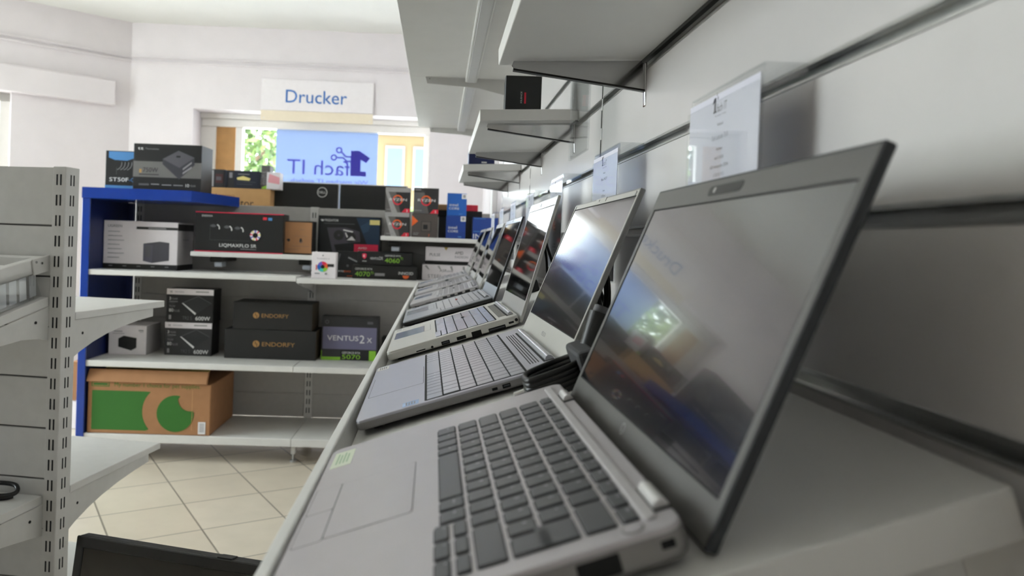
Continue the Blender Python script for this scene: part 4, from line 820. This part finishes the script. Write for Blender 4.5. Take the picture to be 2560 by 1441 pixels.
# ------------------------------------------------------------------ turned gondola on the left
def left_gondola():
    a = math.radians(9.75); P = Vector((-.899, 1.85, 0))
    M = Matrix.Translation(P) @ Matrix.Rotation(-a, 4, 'Z')        # x: along the run (run lies at x < 0), y: away from the camera
    t = thing('gondola_shelving', 'grey end post and shelves of the gondola on the left, turned slightly', 'shelving', mtx=M)
    TOP = .151
    b = MB(); b.rbox(-.034, 0, 0, .052, FLOOR, TOP, GREYC, .0015, 1); p = b.build('post', t)
    b = MB()
    for k in range(25):
        z = .119 - .0492 * k
        for h in (-.0225, -.0125): b.box(h - .0019, h + .0019, -.0006, .006, z - .013, z + .013, SLOT)
        for g in (.0195, .0305): b.box(-.006, .0006, g - .0019, g + .0019, z - .013, z + .013, SLOT)
    b.build('slot_pattern', p)
    b = MB(); zs = [TOP, .008, -.115, -.237, -.360, -.483, -.606, -.728, -.851, -.97, FLOOR + .08]
    for i in range(len(zs) - 1):
        b.rbox(-1.0, -.0345, .004, .024, zs[i + 1] + .0022, zs[i] - .0022, GREYC, .001, 1); b.rbox(-1.0, -.0345, .032, .048, zs[i + 1] + .0022, zs[i] - .0022, GREYC, .001, 1)
    b.box(-1.0, -.0345, .010, .020, FLOOR + .08, TOP - .004, mat('panel_gap', '6d6b68', .7)); b.build('back_panel', t)
    def bracket(par, x, pts):
        b = MB(); b.prism(pts, 'x', x - .0016, x + .0016, GREYC); q = b.build('bracket', par)
        return q
    # far side: three level shelves
    for z, deep in ((-.204, .472), (-.634, .474), (-.955, .46)):
        b = MB(); b.rbox(-.98, -.001, .0535, deep, z - .0185, z, WMET, .0015, 2); s = b.build('shelf', t)
        if z > -.9:
            arc = [(.0535, z - .0195), (.415, z - .0195), (.415, z - .042), (.34, z - .047), (.26, z - .056), (.19, z - .068), (.13, z - .083), (.08, z - .100), (.0535, z - .112)]
            q = bracket(s, -.006, arc)
            b = MB(); b.cyl((-.0045, .088, z - .055), (-.0035, .088, z - .055), .0035, SLOT, 12); b.build('screw_hole', q)
    # near side: a tilted shelf with a tray over it, then a level one
    def tilted(par_name, g0, z0, tilt, depth, th):
        return Matrix.Translation((0, g0, z0)) @ Matrix.Rotation(math.radians(tilt), 4, 'X')
    T = tilted('', .002, -.164, 12.2, .4, .02)
    b = MB(); b.rbox(-.98, -.037, -.40, 0, -.022, 0, WMET, .0015, 2, T); s = b.build('shelf', t)
    q = bracket(s, -.036, [(0, -.188), (0, -.270), (-.03, -.262), (-.09, -.258), (-.16, -.264), (-.24, -.285), (-.36, -.295), (-.36, -.268)])
    b = MB(); b.cyl((-.034, -.045, -.222), (-.0325, -.045, -.222), .0035, SLOT, 12); b.build('screw_hole', q)
    T = tilted('', -.002, -.066, 10.5, .3, .02)
    b = MB(); b.rbox(-.98, -.044, -.34, -.004, -.034, -.022, WMET, .001, 1, T)
    b.rbox(-.98, -.044, -.022, -.002, -.0345, 0, WMET, .0015, 1, T); b.rbox(-.98, -.044, -.34, -.322, -.0345, 0, WMET, .0015, 1, T); b.rbox(-.066, -.044, -.34, -.002, -.0345, 0.0002, WMET, .0015, 1, T)
    s = b.build('tray', t)
    b = MB(); b.rbox(-.0435, -.0395, -.052, .010, -.036, .002, GREYC, .001, 1, T); q = b.build('tray_bracket', s)
    for g, zz in ((-.024, -.012), (-.042, -.006)):
        b = MB(); b.cyl((-.0394, g, zz), (-.0375, g, zz), .003, CHROME, 12, M=T); b.build('screw', q)
    frost = film_mat('frosted_strip', 'e2e2e4', .6)
    b = MB(); b.prism([(-.034, -.109), (-.006, -.163), (-.38, -.244), (-.34, -.166)], 'x', -.052, -.049, ACRYL)
    for k in range(9): b.prism([(-.046 - .032 * k, -.113 - .006 * k), (-.024 - .032 * k, -.109 - .006 * k), (-.020 - .032 * k, -.160 - .0068 * k), (-.042 - .032 * k, -.165 - .0068 * k)], 'x', -.0545, -.0535, frost)
    b.build('clear_cover', t)
    z = -.645
    b = MB(); b.rbox(-.98, -.037, -.42, .0, z - .021, z, WMET, .0015, 2); s = b.build('shelf', t)
    q = bracket(s, -.036, [(0, z - .022), (0, z - .098), (-.04, z - .090), (-.10, z - .080), (-.18, z - .068), (-.36, z - .050), (-.36, z - .022)])
    b = MB(); b.cyl((-.034, -.045, z - .048), (-.0325, -.045, z - .048), .0035, SLOT, 12); b.build('screw_hole', q)
    b = MB(); b.rbox(-.98, -.037, -.46, .0, -.9750, -.955, WMET, .0015, 2); b.build('base_shelf', t)
    b = MB()
    for g in (-.40, .40): b.rbox(-.034, 0, min(g, 0), max(g, .052), FLOOR, FLOOR + .075, GREYC, .002, 1)
    b.build('base_foot', t)
    return M
ML = left_gondola()

def spline(pts, n=8, closed=False):
    P = [Vector(p) for p in pts]; out = []; N = len(P)
    rng = range(N) if closed else range(N - 1)
    for i in rng:
        p0, p1, p2, p3 = (P[(i + k) % N] if closed else P[min(max(i + k, 0), N - 1)] for k in (-1, 0, 1, 2))
        for j in range(n):
            u = j / n; out.append(.5 * ((2 * p1) + (p2 - p0) * u + (2 * p0 - 5 * p1 + 4 * p2 - p3) * u * u + (3 * p1 - p0 - 3 * p2 + p3) * u ** 3))
    out.append(P[0] if closed else P[-1]); return out

# black cable loop on the left shelf
def loop_cable():
    t = thing('cable_loop', 'black cable loop lying on the lower left shelf', 'cable', mtx=ML)
    b = MB(); z = -.645
    b.tube(spline([(-.34, -.03, z + .006), (-.24, -.05, z + .007), (-.12, -.045, z + .007), (-.085, -.03, z + .012), (-.10, -.012, z + .024), (-.15, -.012, z + .026), (-.22, -.02, z + .018), (-.34, -.04, z + .010)]), .0055, RUBBER)
    b.tube(spline([(-.34, -.045, z + .006), (-.22, -.06, z + .006), (-.11, -.055, z + .006), (-.088, -.035, z + .006)]), .0055, RUBBER); b.build('cord', t)
loop_cable()

# black monitor standing on the floor at the lower left
def floor_monitor():
    M = Matrix.Translation((-.744, 1.483, FLOOR)) @ Matrix.Rotation(math.radians(-16.7), 4, 'Z')
    t = thing('monitor', 'black monitor standing on the floor at the lower left, only its top edge showing', 'monitor', mtx=M)
    T = Matrix.Translation((0, .02, .055)) @ Matrix.Rotation(math.radians(-9), 4, 'X'); H = .470; Wd = .54
    b = MB(); b.rbox(0, Wd, .002, .03, 0, H, BLACK, .004, 2, T); b.build('rear_shell', t)
    b = MB()
    for x0, x1, z0, z1 in ((0, Wd, H - .022, H), (0, Wd, 0, .022), (0, .018, 0, H), (Wd - .018, Wd, 0, H)): b.rbox(x0, x1, -.004, .003, z0, z1, BLACK, .002, 1, T)
    b.rbox(Wd * .60, Wd * .66, -.003, .02, H, H + .003, BLACK, .001, 1, T); b.build('bezel', t)
    b = MB(); b.box(.018, Wd - .018, -.001, .001, .022, H - .022, GL, T); b.build('screen', t)
    b = MB(); b.rbox(Wd / 2 - .03, Wd / 2 + .03, .05, .075, .01, .30, BLACK, .004, 2); b.build('stand_neck', t)
    b = MB(); b.rbox(Wd / 2 - .12, Wd / 2 + .12, -.05, .14, 0, .014, BLACK, .004, 2, rz=.03); b.build('stand_base', t)
floor_monitor()

# what shows in the gap left of the blue end panel
box('low_cabinet', 'low white cabinet standing left of the blue end panel', 'cabinet', None, -2.12, 4.42, FLOOR, .36, .40, .155, WT)
box('carton', 'small brown carton on the low white cabinet behind the left post', 'box', None, -2.10, 4.45, FLOOR + .1565, .31, .30, .225, CARD, [('r', .45, .0, .55, 1, CARDL)])

# ------------------------------------------------------------------ power leads behind and between the laptops
def lead_between():
    t = thing('power_lead', 'bundled black power lead with plug lying between the two nearest laptops', 'cable', mtx=MSH)
    b = MB()
    for k in range(5):
        dz = .0045 * k; r = .0030
        b.tube(spline([(.118 - .002 * k, .735 + .003 * k, .012 + dz), (.085, .760 + .002 * k, .008 + dz), (.052 - .001 * k, .752, .007 + dz), (.040 + .001 * k, .728 - .002 * k, .007 + dz), (.056, .712, .008 + dz), (.090, .708 + .002 * k, .010 + dz)], closed=True), r, RUBBER)
    b.tube(spline([(.115, .735, .020), (.09, .75, .008), (.045, .725, .0045), (.022, .716, .0040)]), .0028, RUBBER); b.build('cord', t)
    b = MB(); b.rbox(.094, .112, .700, .772, .002, .040, mat('strap_grey', '3b3b3d', .7), .004, 2); b.build('strap', t)
    b = MB(); b.cyl((.112, .748, .030), (.135, .752, .062), .010, BLACK, 18, .0115); b.cyl((.135, .752, .062), (.139, .753, .067), .0085, mat('plug_grey', '56565a', .4), 18); b.rbox(.104, .122, .735, .762, .018, .034, mat('plug_grey', '56565a', .4), .003, 2); b.build('plug', t)
    for (x, y, z) in ((.030, .745, .009), (.040, .758, .004)):
        b = MB(); b.cyl((x, y, z), (x + .018, y - .004, z + .002), .0034, CHROME, 14); b.build('plug_tip', t)
lead_between()
def adapter(y, s, label, rise, loops):
    t = thing('power_adapter', label, 'power adapter', group='black power adapters behind the laptops', mtx=MSH @ Matrix.Translation((0, 0, .0004)))
    b = MB(); b.rbox(s, s + .040, y, y + .105, 0, .028, BLACK, .004, 2); b.build('brick', t)
    b = MB()
    for (dy, dz, r) in loops:
        c = Vector((s + .022, y + dy, .028 + r + dz)); n = 20
        b.tube([c + Vector((.008 * math.sin(2 * PI * i / n), r * math.cos(2 * PI * i / n), r * math.sin(2 * PI * i / n))) for i in range(n + 1)], .0027, RUBBER)
    b.tube(spline([(s + .03, y + .105, .014), (s + .034, y + .13, .03), (s + .036, y + .165, rise), (s + .034, y + .21, rise * .6), (s + .02, y + .24, .006)]), .0026, RUBBER); b.build('cord', t)
adapter(.90, .160, 'black power adapter with looped lead behind the second laptop', .10, ((.05, .0, .030), (.06, .005, .034), (.055, .03, .022)))
adapter(1.30, .162, 'black power adapter with leads arching up behind the third laptop', .13, ((.02, .0, .032), (.05, -.002, .026)))
adapter(1.78, .158, 'black power adapter behind the black-sided fourth laptop', .11, ((.02, .0, .034), (.05, .0, .028)))
